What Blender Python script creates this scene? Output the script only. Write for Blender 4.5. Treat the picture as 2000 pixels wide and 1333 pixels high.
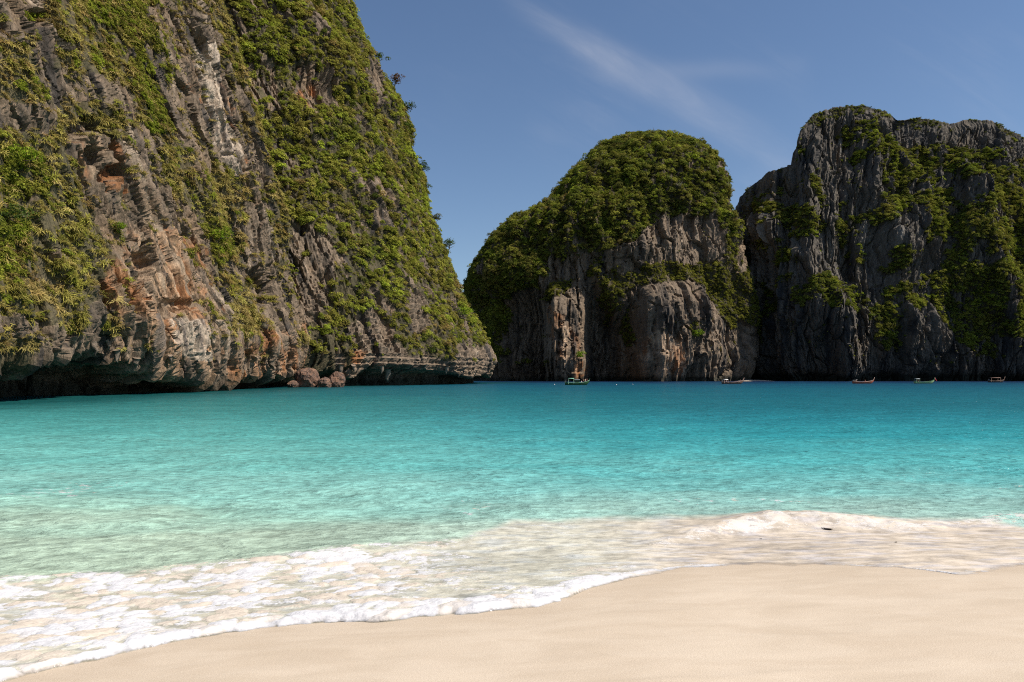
import bpy, bmesh, math, random
import numpy as np
from mathutils import Vector, Euler

for o in list(bpy.data.objects): bpy.data.objects.remove(o)
scene = bpy.context.scene
col = scene.collection
R = math.radians
rng = np.random.default_rng(7)
random.seed(7)

# ------------------------------------------------------------------ camera
F, HZ, CX, CAMZ = 1400.0, 735.0, 1000.0, 3.0      # focal length (px of a 2000 px frame), horizon row, centre column, eye height
cam_d = bpy.data.cameras.new('camera'); cam = bpy.data.objects.new('camera', cam_d); col.objects.link(cam)
cam.location = (0, 0, CAMZ); cam.rotation_euler = (R(90), 0, 0)
cam_d.sensor_width = 36.0; cam_d.lens = 36.0*F/2000.0
cam_d.shift_y = (HZ-666.5)/2000.0
cam_d.clip_start = 0.1; cam_d.clip_end = 20000
scene.camera = cam

# ------------------------------------------------------------------ sky, sun, exposure
SUN_EL, SUN_AZ = 54.0, 105.0           # azimuth clockwise from +Y (camera looks along +Y, +X is right)
SKY, SUN = 0.085, 5.0
world = bpy.data.worlds.new('World'); scene.world = world; world.use_nodes = True
sun_dir = Vector((math.sin(R(SUN_AZ))*math.cos(R(SUN_EL)), math.cos(R(SUN_AZ))*math.cos(R(SUN_EL)), math.sin(R(SUN_EL))))
sun_d = bpy.data.lights.new('sun', 'SUN'); sun_d.energy = SUN; sun_d.angle = R(0.53); sun_d.color = (1.0, 0.935, 0.84)
sun = bpy.data.objects.new('sun', sun_d); col.objects.link(sun)
sun.rotation_euler = (-sun_dir).to_track_quat('-Z', 'Y').to_euler()
sun.location = (60, -40, 120)
vs = scene.view_settings
vs.view_transform = 'Standard'; vs.look = 'None'; vs.exposure = 0.25; vs.gamma = 1.0; vs.use_curve_mapping = False
scene.cycles.use_denoising = False
scene.cycles.filter_width = 1.1
scene.cycles.max_bounces = 6
scene.cycles.diffuse_bounces = 3
scene.cycles.transparent_max_bounces = 8
scene.cycles.caustics_reflective = False
scene.cycles.caustics_refractive = False
scene.cycles.sample_clamp_indirect = 4.0


class NT:
    """small helper to write node trees"""
    def __init__(self, tree): self.t = tree; self.n = tree.nodes; self.l = tree.links
    def node(self, kind, **kw):
        nd = self.n.new(kind)
        for k, v in kw.items(): setattr(nd, k, v)
        return nd
    def put(self, sock, v):
        if v is None: return
        if isinstance(v, bpy.types.NodeSocket): self.l.new(v, sock)
        else: sock.default_value = v
    def math(self, op, a, b=None, c=None, clamp=False):
        nd = self.node('ShaderNodeMath', operation=op, use_clamp=clamp)
        for i, v in enumerate((a, b, c)): self.put(nd.inputs[i], v)
        return nd.outputs[0]
    def vmath(self, op, a, b=None, out=0):
        nd = self.node('ShaderNodeVectorMath', operation=op)
        self.put(nd.inputs[0], a)
        if b is not None: self.put(nd.inputs[1], b)
        return nd.outputs[out]
    def mix(self, fac, a, b, blend='MIX'):
        nd = self.node('ShaderNodeMix', data_type='RGBA', blend_type=blend)
        self.put(nd.inputs[0], fac); self.put(nd.inputs[6], a); self.put(nd.inputs[7], b)
        return nd.outputs[2]
    def noise(self, vec, scale, detail=4.0, rough=0.55, dist=0.0, out='Fac'):
        nd = self.node('ShaderNodeTexNoise')
        self.put(nd.inputs['Vector'], vec); nd.inputs['Scale'].default_value = scale
        nd.inputs['Detail'].default_value = detail; nd.inputs['Roughness'].default_value = rough
        nd.inputs['Distortion'].default_value = dist
        return nd.outputs[out]
    def remap(self, v, a, b, c=0.0, d=1.0, smooth=True):
        nd = self.node('ShaderNodeMapRange', interpolation_type='SMOOTHSTEP' if smooth else 'LINEAR')
        self.put(nd.inputs[0], v)
        for i, x in enumerate((a, b, c, d)): nd.inputs[1+i].default_value = x
        return nd.outputs[0]
    def scale(self, vec, s):
        return self.vmath('MULTIPLY', vec, s)
    def attr(self, name, kind='GEOMETRY', out='Color'):
        nd = self.node('ShaderNodeAttribute', attribute_name=name, attribute_type=kind)
        return nd.outputs[out]
    def bump(self, h, strength, dist, normal=None):
        nd = self.node('ShaderNodeBump'); nd.inputs['Strength'].default_value = strength
        nd.inputs['Distance'].default_value = dist
        self.put(nd.inputs['Height'], h)
        if normal is not None: self.put(nd.inputs['Normal'], normal)
        return nd.outputs[0]

w = NT(world.node_tree); w.n.clear()
sky = w.node('ShaderNodeTexSky', sky_type='NISHITA')
sky.sun_disc = False; sky.sun_elevation = R(SUN_EL); sky.sun_rotation = R(SUN_AZ)
sky.altitude = 0; sky.air_density = 1.0; sky.dust_density = 0.3; sky.ozone_density = 1.3
tc = w.node('ShaderNodeTexCoord').outputs['Generated']
sp = w.node('ShaderNodeSeparateXYZ'); w.l.new(tc, sp.inputs[0])
yy = w.math('MAXIMUM', sp.outputs[1], 0.05)
u = w.math('DIVIDE', sp.outputs[0], yy); v = w.math('DIVIDE', sp.outputs[2], yy)
# cirrus: axes along / across the long streak that runs down to the right
ca, sa = math.cos(R(-30)), math.sin(R(-30))
du = w.math('SUBTRACT', u, 0.115); dv = w.math('SUBTRACT', v, 0.455)
al = w.math('ADD', w.math('MULTIPLY', du, ca), w.math('MULTIPLY', dv, sa))
ac = w.math('SUBTRACT', w.math('MULTIPLY', dv, ca), w.math('MULTIPLY', du, sa))
cv = w.node('ShaderNodeCombineXYZ'); w.l.new(w.math('MULTIPLY', al, 3.0), cv.inputs[0]); w.l.new(w.math('MULTIPLY', ac, 16.0), cv.inputs[1])
n1 = w.noise(cv.outputs[0], 1.6, 6, 0.6, 0.6)
cv2 = w.node('ShaderNodeCombineXYZ'); w.l.new(w.math('MULTIPLY', al, 2.0), cv2.inputs[0]); w.l.new(w.math('MULTIPLY', ac, 3.0), cv2.inputs[1])
n2 = w.noise(cv2.outputs[0], 2.3, 4, 0.5, 0.3)
acn = w.math('ADD', ac, w.math('MULTIPLY', w.math('SUBTRACT', n2, 0.5), 0.035))
wid = w.remap(al, -0.2, 0.5, 0.014, 0.030)
g = w.math('DIVIDE', acn, wid); g = w.math('EXPONENT', w.math('MULTIPLY', w.math('MULTIPLY', g, g), -1.0))
along = w.math('MULTIPLY', w.remap(al, -0.17, 0.03), w.remap(al, 0.38, 0.06))
streak = w.math('MULTIPLY', w.math('MULTIPLY', g, along), w.remap(n1, 0.25, 0.75, 0.35, 1.0))
# a fainter veil that branches off to the right, and thin haze of cirrus all over the sky
bx = w.math('SUBTRACT', v, w.math('ADD', 0.425, w.math('MULTIPLY', w.math('SUBTRACT', u, 0.27), 0.04)))
b = w.math('DIVIDE', w.math('ADD', bx, w.math('MULTIPLY', w.math('SUBTRACT', n2, 0.5), 0.03)), 0.014)
b = w.math('EXPONENT', w.math('MULTIPLY', w.math('MULTIPLY', b, b), -1.0))
branch = w.math('MULTIPLY', b, w.math('MULTIPLY', w.remap(u, 0.17, 0.25), w.remap(u, 0.42, 0.28)))
veil = w.math('MULTIPLY', w.remap(n1, 0.35, 0.8), w.remap(n2, 0.42, 0.75))
up = w.remap(sp.outputs[2], 0.0, 0.25)
cl = w.math('ADD', w.math('MULTIPLY', streak, 0.37), w.math('ADD', w.math('MULTIPLY', branch, 0.09), w.math('MULTIPLY', veil, 0.10)))
cl = w.math('MULTIPLY', cl, up, clamp=True)
tint = w.mix(1.0, sky.outputs[0], (0.90, 0.97, 1.06, 1), 'MULTIPLY')
skyc = w.mix(cl, tint, (6.5, 6.6, 7.2, 1))
bg = w.node('ShaderNodeBackground'); w.l.new(skyc, bg.inputs[0]); bg.inputs[1].default_value = SKY
ow = w.node('ShaderNodeOutputWorld'); w.l.new(bg.outputs[0], ow.inputs[0])


# ------------------------------------------------------------------ numpy noise
_perm = rng.permutation(256).astype(np.int64); _perm = np.concatenate([_perm, _perm, _perm])
_grad = rng.normal(size=(256, 3)); _grad /= np.linalg.norm(_grad, axis=1, keepdims=True)
_rnd3 = rng.random((256, 3)); _rnd1 = rng.random(256)
from concurrent.futures import ThreadPoolExecutor
_pool = ThreadPoolExecutor(4)
_grad = _grad.astype(np.float32); _rnd3 = _rnd3.astype(np.float32); _perm = _perm.astype(np.int32)
def _h(ix, iy, iz): return _perm[_perm[_perm[ix & 255]+(iy & 255)]+(iz & 255)]
def _chunks(fn, p):
    """run fn over slices of the points on all cores"""
    sh = p.shape[:-1]; p = np.ascontiguousarray(p, np.float32).reshape(-1, 3)
    out = list(_pool.map(fn, [p[i:i+24000] for i in range(0, len(p), 24000)]))
    if isinstance(out[0], tuple): return tuple(np.concatenate(o).reshape(sh) for o in zip(*out))
    return np.concatenate(out).reshape(sh)
def _pn(p):
    fl = np.floor(p); i = fl.astype(np.int32); f = p-fl
    t = f*f*f*(f*(f*6-15)+10)
    fx, fy, fz = f.T; tx, ty, tz_ = t.T
    ix, iy, iz = i.T
    out = np.zeros(len(p), np.float32)
    for dx in (0, 1):
        wx = tx if dx else 1-tx; px_ = _perm[(ix+dx) & 255]
        for dy in (0, 1):
            wxy = wx*(ty if dy else 1-ty); pxy = _perm[px_+((iy+dy) & 255)]
            for dz in (0, 1):
                g = _grad[_perm[pxy+((iz+dz) & 255)]]
                out += wxy*(tz_ if dz else 1-tz_)*(g[:, 0]*(fx-dx)+g[:, 1]*(fy-dy)+g[:, 2]*(fz-dz))
    return out*1.6
def pn(p):
    """Perlin noise, about -1..1"""
    return _chunks(_pn, p)
def fbm(p, octv=4, gain=0.5, lac=2.03):
    a, s, out = 1.0, 0.0, 0
    for k in range(octv):
        out = out+a*pn(p+17.3*k); s += a; a *= gain; p = p*lac
    return out/s
def ridged(p, octv=3, gain=0.5):
    a, s, out = 1.0, 0.0, 0
    for k in range(octv):
        out = out+a*(1-np.abs(pn(p+9.1*k))*1.6); s += a; a *= gain; p = p*2.1
    return out/s
def _worley(p, zs=(-1, 0, 1)):
    fl = np.floor(p); i = fl.astype(np.int32); f = p-fl
    f1 = np.full(len(p), 9.0, np.float32); f2 = f1.copy(); cid = np.zeros(len(p), np.int32)
    for dx in (-1, 0, 1):
        for dy in (-1, 0, 1):
            for dz in zs:
                hh = _h(i[:, 0]+dx, i[:, 1]+dy, i[:, 2]+dz); rr = _rnd3[hh]
                d = np.sqrt((rr[:, 0]+(dx-f[:, 0]))**2+(rr[:, 1]+(dy-f[:, 1]))**2+((rr[:, 2]+(dz-f[:, 2]))**2 if len(zs) > 1 else 0))
                m = d < f1
                f2 = np.where(m, f1, np.minimum(f2, d)); cid = np.where(m, hh, cid); f1 = np.where(m, d, f1)
    return f1, f2, _rnd1[cid]
def _worley2(p): return _worley(p, (0,))
def worley(p):
    """F1, F2 and a random number of the nearest cell (flat pattern: the third axis only picks a layer)"""
    return _chunks(_worley2, p)
def sstep(a, b, x):
    t = np.clip((x-a)/(b-a), 0, 1); return t*t*(3-2*t)
def V3(*a): return np.stack(np.broadcast_arrays(*a), -1).astype(np.float32)
def lerp(a, b, t): return a+(b-a)*t
def lin(c):
    c = np.asarray(c, float)/255.0
    return np.where(c <= 0.04045, c/12.92, ((c+0.055)/1.055)**2.4)
def proj(P):
    y = np.maximum(P[..., 1], 0.5)
    return CX+F*P[..., 0]/y, HZ-F*(P[..., 2]-CAMZ)/y
def inpoly(px, py, poly):
    poly = np.asarray(poly, float); ins = np.zeros(px.shape, bool); j = len(poly)-1
    for i in range(len(poly)):
        xi, yi = poly[i]; xj, yj = poly[j]
        c = ((yi > py) != (yj > py)) & (px < (xj-xi)*(py-yi)/(yj-yi+1e-9)+xi)
        ins ^= c; j = i
    return ins

# ------------------------------------------------------------------ mesh helpers
def new_mesh(name, verts, faces, smooth=True):
    """verts (N,3), faces (M,k) arrays -> mesh"""
    me = bpy.data.meshes.new(name)
    n, k = faces.shape
    me.vertices.add(len(verts)); me.vertices.foreach_set('co', np.asarray(verts, np.float32).ravel())
    me.loops.add(n*k); me.loops.foreach_set('vertex_index', faces.astype(np.int32).ravel())
    me.polygons.add(n); me.polygons.foreach_set('loop_start', np.arange(0, n*k, k, dtype=np.int32))
    me.polygons.foreach_set('use_smooth', np.full(n, smooth))
    me.update(calc_edges=True)
    return me
def grid_faces(nr, nc):
    i = np.arange(nr*nc).reshape(nr, nc)
    return np.stack([i[:-1, :-1], i[:-1, 1:], i[1:, 1:], i[1:, :-1]], -1).reshape(-1, 4)
def set_col(me, name, c):
    a = me.attributes.new(name, 'FLOAT_COLOR', 'POINT'); c = np.asarray(c, np.float32).reshape(-1, c.shape[-1])
    if c.shape[1] == 3: c = np.concatenate([c, np.ones((len(c), 1), np.float32)], 1)
    a.data.foreach_set('color', c.ravel())
def set_f(me, name, f):
    a = me.attributes.new(name, 'FLOAT', 'POINT'); a.data.foreach_set('value', np.asarray(f, np.float32).ravel())
def compact(verts, faces, *attrs):
    used = np.unique(faces); mp = np.full(len(verts), -1, np.int64); mp[used] = np.arange(len(used))
    return (verts[used], mp[faces])+tuple(a[used] for a in attrs)
def link(name, data, mat=None, parent=None, **props):
    o = bpy.data.objects.new(name, data); col.objects.link(o)
    if mat is not None: data.materials.append(mat)
    if parent is not None: o.parent = parent
    for k, v in props.items(): o[k] = v
    return o
def tag(o, label, cat, group=None):
    o['label'] = label; o['category'] = cat
    if group: o['group'] = group
    return o
def empty(name, loc, rz=0.0):
    o = bpy.data.objects.new(name, None); col.objects.link(o)
    o.location = loc; o.rotation_euler = (0, 0, rz); o.empty_display_size = 0.3
    return o
def grid_normals(P):
    du = np.gradient(P, axis=1); dv = np.gradient(P, axis=0)
    n = np.cross(du, dv); n /= np.linalg.norm(n, axis=-1, keepdims=True)+1e-9
    return n

# ------------------------------------------------------------------ materials
def material(name):
    m = bpy.data.materials.new(name); m.use_nodes = True
    t = NT(m.node_tree); bs = m.node_tree.nodes['Principled BSDF']
    return m, t, bs
def plain(name, c, rough=0.6, var=0.12, scale=8.0):
    m, t, bs = material(name)
    n = t.noise(t.node('ShaderNodeTexCoord').outputs['Object'], scale, 3)
    cc = tuple(c)+(1,)
    k = t.remap(n, 0.25, 0.75, 1-var, 1+var, False)
    sc = t.node('ShaderNodeVectorMath', operation='SCALE'); sc.inputs[0].default_value = c; t.l.new(k, sc.inputs['Scale'])
    t.l.new(sc.outputs[0], bs.inputs['Base Color']); bs.inputs['Roughness'].default_value = rough
    return m
def rock_material(name, fine):
    m, t, bs = material(name)
    pos = t.node('ShaderNodeNewGeometry').outputs['Position']
    c = t.attr('rock')
    st = t.scale(pos, (1.0, 1.0, 0.22))
    n1 = t.noise(st, 0.9*fine, 6, 0.65, 0.4)
    n2 = t.noise(pos, 2.6*fine, 4, 0.6)
    k = t.math('MULTIPLY', t.remap(n1, 0.28, 0.72, 0.55, 1.40, False), t.remap(n2, 0.3, 0.7, 0.75, 1.22, False))
    sc = t.node('ShaderNodeVectorMath', operation='SCALE'); t.l.new(c, sc.inputs[0]); t.l.new(k, sc.inputs['Scale'])
    t.l.new(sc.outputs[0], bs.inputs['Base Color'])
    bs.inputs['Roughness'].default_value = 0.9; bs.inputs['Specular IOR Level'].default_value = 0.2
    n3 = t.noise(t.scale(pos, (1, 1, 0.35)), 1.6*fine, 6, 0.7)
    t.l.new(t.bump(n3, 0.9, 0.5/fine), bs.inputs['Normal'])
    return m
M_rock_near = rock_material('limestone_near', 1.0)
M_rock_far = rock_material('limestone_far', 0.5)
def leaf_material(name, trans=0.38):
    m, t, bs = material(name)
    c = t.attr('tint', 'INSTANCER')
    r = t.attr('shade', 'GEOMETRY', 'Fac')
    k = t.remap(r, 0.0, 1.0, 0.65, 1.5, False)
    sc = t.node('ShaderNodeVectorMath', operation='SCALE'); t.l.new(c, sc.inputs[0]); t.l.new(k, sc.inputs['Scale'])
    d = t.node('ShaderNodeBsdfDiffuse'); t.l.new(sc.outputs[0], d.inputs[0])
    tr = t.node('ShaderNodeBsdfTranslucent'); t.l.new(sc.outputs[0], tr.inputs[0])
    mx = t.node('ShaderNodeMixShader'); mx.inputs[0].default_value = trans
    t.l.new(d.outputs[0], mx.inputs[1]); t.l.new(tr.outputs[0], mx.inputs[2])
    t.l.new(mx.outputs[0], t.n['Material Output'].inputs[0])
    return m
M_leaf = leaf_material('cliff_leaves')

# ------------------------------------------------------------------ foliage sources (instanced)
def leaf_quads(n, rad, size, squash, lobes, seed, droop=0.0):
    """leaf-sized quads spread over the shell of a few lobes"""
    r = np.random.default_rng(seed)
    cs = r.normal(size=(lobes, 3))*np.array([0.45, 0.45, 0.28])*rad; rr = rad*r.uniform(0.45, 0.8, lobes)
    li = r.integers(0, lobes, n)
    d = r.normal(size=(n, 3)); d /= np.linalg.norm(d, axis=1, keepdims=True)
    d[:, 2] = np.abs(d[:, 2])*0.9-0.15*r.random(n)
    P = cs[li]+d*(rr[li]*r.uniform(0.55, 1.05, n)**0.6)[:, None]
    P[:, 2] = P[:, 2]*squash+0.25*rad
    nrm = d*1.2+r.normal(size=(n, 3))*0.40+np.array([0, 0, 0.35]); nrm /= np.linalg.norm(nrm, axis=1, keepdims=True)
    t1 = np.cross(nrm, r.normal(size=(n, 3))); t1 /= np.linalg.norm(t1, axis=1, keepdims=True)
    t2 = np.cross(nrm, t1)
    s = size*r.uniform(0.6, 1.35, n)[:, None]
    V = np.stack([P-t1*s, P-t2*s*0.5+nrm*s*0.15, P+t1*s, P+t2*s*0.5+nrm*s*0.15], 1)
    shade = np.repeat(r.random(n), 4)
    return V.reshape(-1, 3), np.arange(n*4).reshape(n, 4), shade
def blades(n, rad, seed):
    """tussock: thin arching grass blades that hang over the edge"""
    r = np.random.default_rng(seed); V = []; Fc = []; sh = []
    for k in range(n):
        a = r.uniform(0, 2*math.pi); L = rad*r.uniform(0.6, 1.3); lean = r.uniform(0.3, 1.0)
        d = np.array([math.cos(a), math.sin(a), 0]); sd = np.array([-d[1], d[0], 0])*rad*0.055
        b = np.array([r.normal()*0.3, r.normal()*0.3, 0])*rad
        pts = [b+d*L*lean*t+np.array([0, 0, L*(0.95*t-1.15*lean*t*t)]) for t in (0, 0.4, 0.75, 1.0)]
        i0 = len(V); s0 = r.random()
        for j, p in enumerate(pts):
            wv = sd*(1.0, 0.9, 0.6, 0.12)[j]; V += [p-wv, p+wv]; sh += [s0, s0]
        for j in range(3): Fc.append([i0+2*j, i0+2*j+1, i0+2*j+3, i0+2*j+2])
    return np.array(V), np.array(Fc), np.array(sh)
src = bpy.data.collections.new('foliage_source')
def add_src(name, vfs, mat):
    me = new_mesh(name, vfs[0], vfs[1], False); set_f(me, 'shade', vfs[2]); me.materials.append(mat)
    o = bpy.data.objects.new(name, me); src.objects.link(o); return o
for k in range(4): add_src('a_bush_%d' % k, leaf_quads(190, 1.0, 0.20, 0.85, 5, 20+k), M_leaf)       # 0-3
for k in range(2): add_src('b_crown_%d' % k, leaf_quads(320, 1.0, 0.15, 1.0, 9, 40+k), M_leaf)        # 4-5
for k in range(3): add_src('c_tussock_%d' % k, blades(60, 1.0, 60+k), M_leaf)                         # 6-8
def twigs(seed):
    """bare branching stems"""
    r = np.random.default_rng(seed); V = []; Fc = []
    for k in range(9):
        a = r.normal(size=3)*0.15; d = r.normal(size=3); d[2] = abs(d[2])+0.7; d /= np.linalg.norm(d); pts = [a]
        for j in range(4): d = d+r.normal(size=3)*0.3; d /= np.linalg.norm(d); pts.append(pts[-1]+d*0.38)
        for j in range(4):
            sd = np.cross(d, r.normal(size=3)); sd = sd/np.linalg.norm(sd)*0.05*(1-0.2*j); up_ = np.cross(d, sd)
            i0 = len(V); V += [pts[j]-sd, pts[j]+sd, pts[j+1]+sd*0.7, pts[j+1]-sd*0.7, pts[j]-up_, pts[j]+up_, pts[j+1]+up_*0.7, pts[j+1]-up_*0.7]
            Fc += [[i0, i0+1, i0+2, i0+3], [i0+4, i0+5, i0+6, i0+7]]
    return np.array(V), np.array(Fc), np.full(len(V), 0.6)
for k in range(2): add_src('d_twigs_%d' % k, twigs(80+k), M_leaf)                                     # 9-10
def mix_kinds(idx, T, r, share):
    """swap a few plants for bare twigs"""
    m = r.random(len(idx)) < share
    return np.where(m, r.integers(9, 11, len(idx)), idx), np.where(m[:, None], np.array([0.26, 0.225, 0.185]), T)

def scatter_group():
    ng = bpy.data.node_groups.new('scatter_foliage', 'GeometryNodeTree')
    ng.interface.new_socket('Geometry', in_out='INPUT', socket_type='NodeSocketGeometry')
    ng.interface.new_socket('Geometry', in_out='OUTPUT', socket_type='NodeSocketGeometry')
    n = ng.nodes; l = ng.links
    gi = n.new('NodeGroupInput'); go = n.new('NodeGroupOutput')
    ip = n.new('GeometryNodeInstanceOnPoints'); ci = n.new('GeometryNodeCollectionInfo')
    ci.inputs['Collection'].default_value = src; ci.inputs['Separate Children'].default_value = True; ci.inputs['Reset Children'].default_value = True
    def na(name, dt):
        a = n.new('GeometryNodeInputNamedAttribute'); a.data_type = dt; a.inputs[0].default_value = name
        return a.outputs[0]
    l.new(gi.outputs[0], ip.inputs['Points']); l.new(ci.outputs[0], ip.inputs['Instance'])
    ip.inputs['Pick Instance'].default_value = True
    l.new(na('idx', 'INT'), ip.inputs['Instance Index'])
    l.new(na('rot', 'FLOAT_VECTOR'), ip.inputs['Rotation'])
    l.new(na('scl', 'FLOAT_VECTOR'), ip.inputs['Scale'])
    l.new(ip.outputs[0], go.inputs[0])
    return ng
NG = scatter_group()
def foliage(name, label, P, rot, scl, idx, tint):
    me = bpy.data.meshes.new(name); n = len(P)
    me.vertices.add(n); me.vertices.foreach_set('co', np.asarray(P, np.float32).ravel())
    for nm, a in (('rot', rot), ('scl', scl)):
        at = me.attributes.new(nm, 'FLOAT_VECTOR', 'POINT'); at.data.foreach_set('vector', np.asarray(a, np.float32).ravel())
    at = me.attributes.new('idx', 'INT', 'POINT'); at.data.foreach_set('value', np.asarray(idx, np.int32))
    set_col(me, 'tint', np.asarray(tint))
    me.update()
    o = link(name, me, M_leaf, kind='stuff', label=label, category='foliage')
    md = o.modifiers.new('scatter', 'NODES'); md.node_group = NG
    return o

# vegetation tints (linear albedo)
G_BRIGHT = np.array([0.215, 0.255, 0.026]); G_OLIVE = np.array([0.205, 0.190, 0.034]); G_DARK = np.array([0.054, 0.078, 0.018])
G_BROWN = np.array([0.240, 0.155, 0.062]); G_STRAW = np.array([0.330, 0.260, 0.100])

def veg_noise(P, s): return fbm(P/s, 3)
def scatter_on(P, nrm, mask, n, seed):
    """random points on a grid surface, weighted by face area and mask; returns points, normals, indices"""
    r = np.random.default_rng(seed)
    A = P[:-1, :-1]; B = P[:-1, 1:]; D = P[1:, :-1]; C = P[1:, 1:]
    area = np.linalg.norm(np.cross(B-A, D-A), axis=-1)
    px, py = proj(A)
    cen = A-np.array([0, 0, CAMZ]); cen = cen/np.linalg.norm(cen, axis=-1, keepdims=True)
    face = -(nrm[:-1, :-1]*cen).sum(-1)
    ok = (px > -250) & (px < 2250) & (py > -120) & (py < 790) & (face > -0.45)
    wgt = (area*mask[:-1, :-1]*ok).ravel(); wgt /= wgt.sum()
    f = r.choice(len(wgt), n, p=wgt); i, j = np.unravel_index(f, area.shape)
    a, b = r.random(n)[:, None], r.random(n)[:, None]
    Q = lerp(lerp(A[i, j], B[i, j], a), lerp(D[i, j], C[i, j], a), b)
    return Q, nrm[i, j], i, j
def orient(n, r, tilt):
    """euler rotations that lean the plant along the surface normal"""
    up = np.array([0, 0, 1.0])*(1-tilt)+n*tilt; up /= np.linalg.norm(up, axis=1, keepdims=True)
    # rotate about a random heading first, then tip: R = Rz(h) Ry(t) Rz(s)
    h = np.arctan2(up[:, 1], up[:, 0]); t = np.arccos(np.clip(up[:, 2], -1, 1)); s = r.random(len(n))*6.283
    ch, sh_, ct, st, cs, ss = np.cos(h), np.sin(h), np.cos(t), np.sin(t), np.cos(s), np.sin(s)
    r00 = ch*ct*cs-sh_*ss; r10 = sh_*ct*cs+ch*ss; r20 = -st*cs; r21 = st*ss; r22 = ct
    return np.stack([np.arctan2(r21, r22), -np.arcsin(np.clip(r20, -1, 1)), np.arctan2(r10, r00)], 1)

# ------------------------------------------------------------------ cliffs
def rock_colour(P, sx, k=1.0, rust=0.0):
    """limestone: warm grey, pale and charcoal streaks, rust stains; sx = coordinate along the wall"""
    z = P[..., 2]
    st = fbm(V3(sx/(2.2*k), z/(26*k), 3.1+0*z), 4)
    st2 = fbm(V3(sx/(0.9*k), z/(9*k), 7.7+0*z), 3)
    big = fbm(P/(14*k), 3)
    grey = V3(0.200, 0.148, 0.102)*np.ones_like(P)
    pale = np.array([0.42, 0.325, 0.235]); dark = np.array([0.046, 0.042, 0.039]); rusty = np.array([0.36, 0.145, 0.050])
    warm = np.array([0.280, 0.180, 0.102])
    c = grey
    c = lerp(c, warm, (sstep(0.0, 0.5, big)*0.5)[..., None])
    c = lerp(c, pale, (sstep(0.22, 0.5, st)*0.75)[..., None])
    c = lerp(c, dark, (sstep(0.06, 0.34, -st)*0.85)[..., None])
    c = lerp(c, dark, (sstep(0.25, 0.6, st2)*0.5)[..., None])
    rn = fbm(V3(sx/(5*k), z/(11*k), 21.0+0*z), 4)
    rs = np.clip(rust+0.0*z, 0, 1)
    c = lerp(c, rusty, (sstep(0.45-0.62*rs, 0.75-0.6*rs, rn)*(0.25+0.65*rs))[..., None])
    c = lerp(c, pale*np.array([1.05, 0.92, 0.8]), (sstep(0.1, 0.45, st2-0.4*rn)*rs*0.6)[..., None])
    return c
def rock_relief(P, sx, k=1.0, flute=1.0):
    """metres of relief outwards: flutes, blocks with cracks, ledges"""
    z = P[..., 2]
    d = 3.0*k*fbm(P/(24*k), 3)
    sw = sx+2.2*k*fbm(P/(9*k)+3, 4)
    fm_ = 0.55+0.9*sstep(-0.3, 0.4, fbm(P/(30*k)+81, 2))
    d += flute*fm_*k*2.6*(ridged(V3(sw/(6.0*k), z/(48*k), 1.7+0*z), 3)-0.55)
    d += flute*fm_*k*1.3*(ridged(V3(sw/(1.9*k), z/(22*k), 5.7+0*z), 3)-0.5)
    d += flute*k*0.35*(ridged(V3(sw/(0.8*k), z/(14*k), 3.7+0*z), 2)-0.5)
    # tall slabs with a joint between them, smaller blocks, broken ledges
    f1, f2, c = worley(V3(sw/(2.6*k), z/(10.5*k)+0.3*sw/(2.8*k), 0.4+0*z))
    d += k*(1.8*(c-0.5))-k*0.9*(1-sstep(0.02, 0.12, f2-f1))
    f1, f2, c = worley(V3(sw/(1.0*k), z/(4.6*k)+0.12*sw/k, 2.4+0*z))
    am = 0.25+0.9*sstep(-0.15, 0.35, fbm(P/(9*k)+23, 2))
    d += am*(k*(0.65*(c-0.5))-k*0.3*(1-sstep(0.02, 0.2, f2-f1)))
    led = (z/(4.2*k)+1.3*fbm(P/(15*k), 3)+0.2*c) % 1.0
    d += k*0.8*(led-0.5)*sstep(0.05, 0.35, fbm(P/(11*k)+55, 2))
    d += k*0.6*fbm(V3(P[..., 0]/0.9, P[..., 1]/0.9, P[..., 2]/3.4)/k, 3, 0.6)
    return d
def px_noise(P, px, py, amp, s):
    """jitter pixel positions so that mask edges are ragged"""
    return px+amp*fbm(P/s, 5, 0.65)*2.0, py+amp*fbm(P/s+40, 5, 0.65)*2.0
def polymask(px, py, polys):
    m = np.zeros(px.shape, bool)
    for p in polys: m |= inpoly(px, py, p)
    return m.astype(float)
def catmull(pts, n):
    """smooth resampled polyline"""
    p = np.array(pts, float); d = np.r_[0, np.cumsum(np.linalg.norm(np.diff(p, axis=0), axis=1))]
    q = np.vstack([2*p[0]-p[1], p, 2*p[-1]-p[-2]])
    out = []
    s = np.linspace(0, d[-1], n)
    for x in s:
        i = min(max(np.searchsorted(d, x)-1, 0), len(p)-2); t = (x-d[i])/(d[i+1]-d[i])
        a, b_, c, e = q[i], q[i+1], q[i+2], q[i+3]
        out.append(0.5*((2*b_)+(-a+c)*t+(2*a-5*b_+4*c-e)*t*t+(-a+3*b_-3*c+e)*t**3))
    return np.array(out), s
def cliff(name, label, P, rockc, mat):
    me = new_mesh(name, P.reshape(-1, 3), grid_faces(*P.shape[:2]), False)
    set_col(me, 'rock', rockc)
    o = link(name, me, mat, kind='structure', label=label)
    return o

# ---- A: the near wall on the left
path, _ = catmull([(-66, 30), (-60.5, 62), (-58.5, 82), (-60, 110), (-61, 140), (-60, 168), (-57, 190), (-62, 206), (-80, 222), (-110, 232)], 900)
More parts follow.
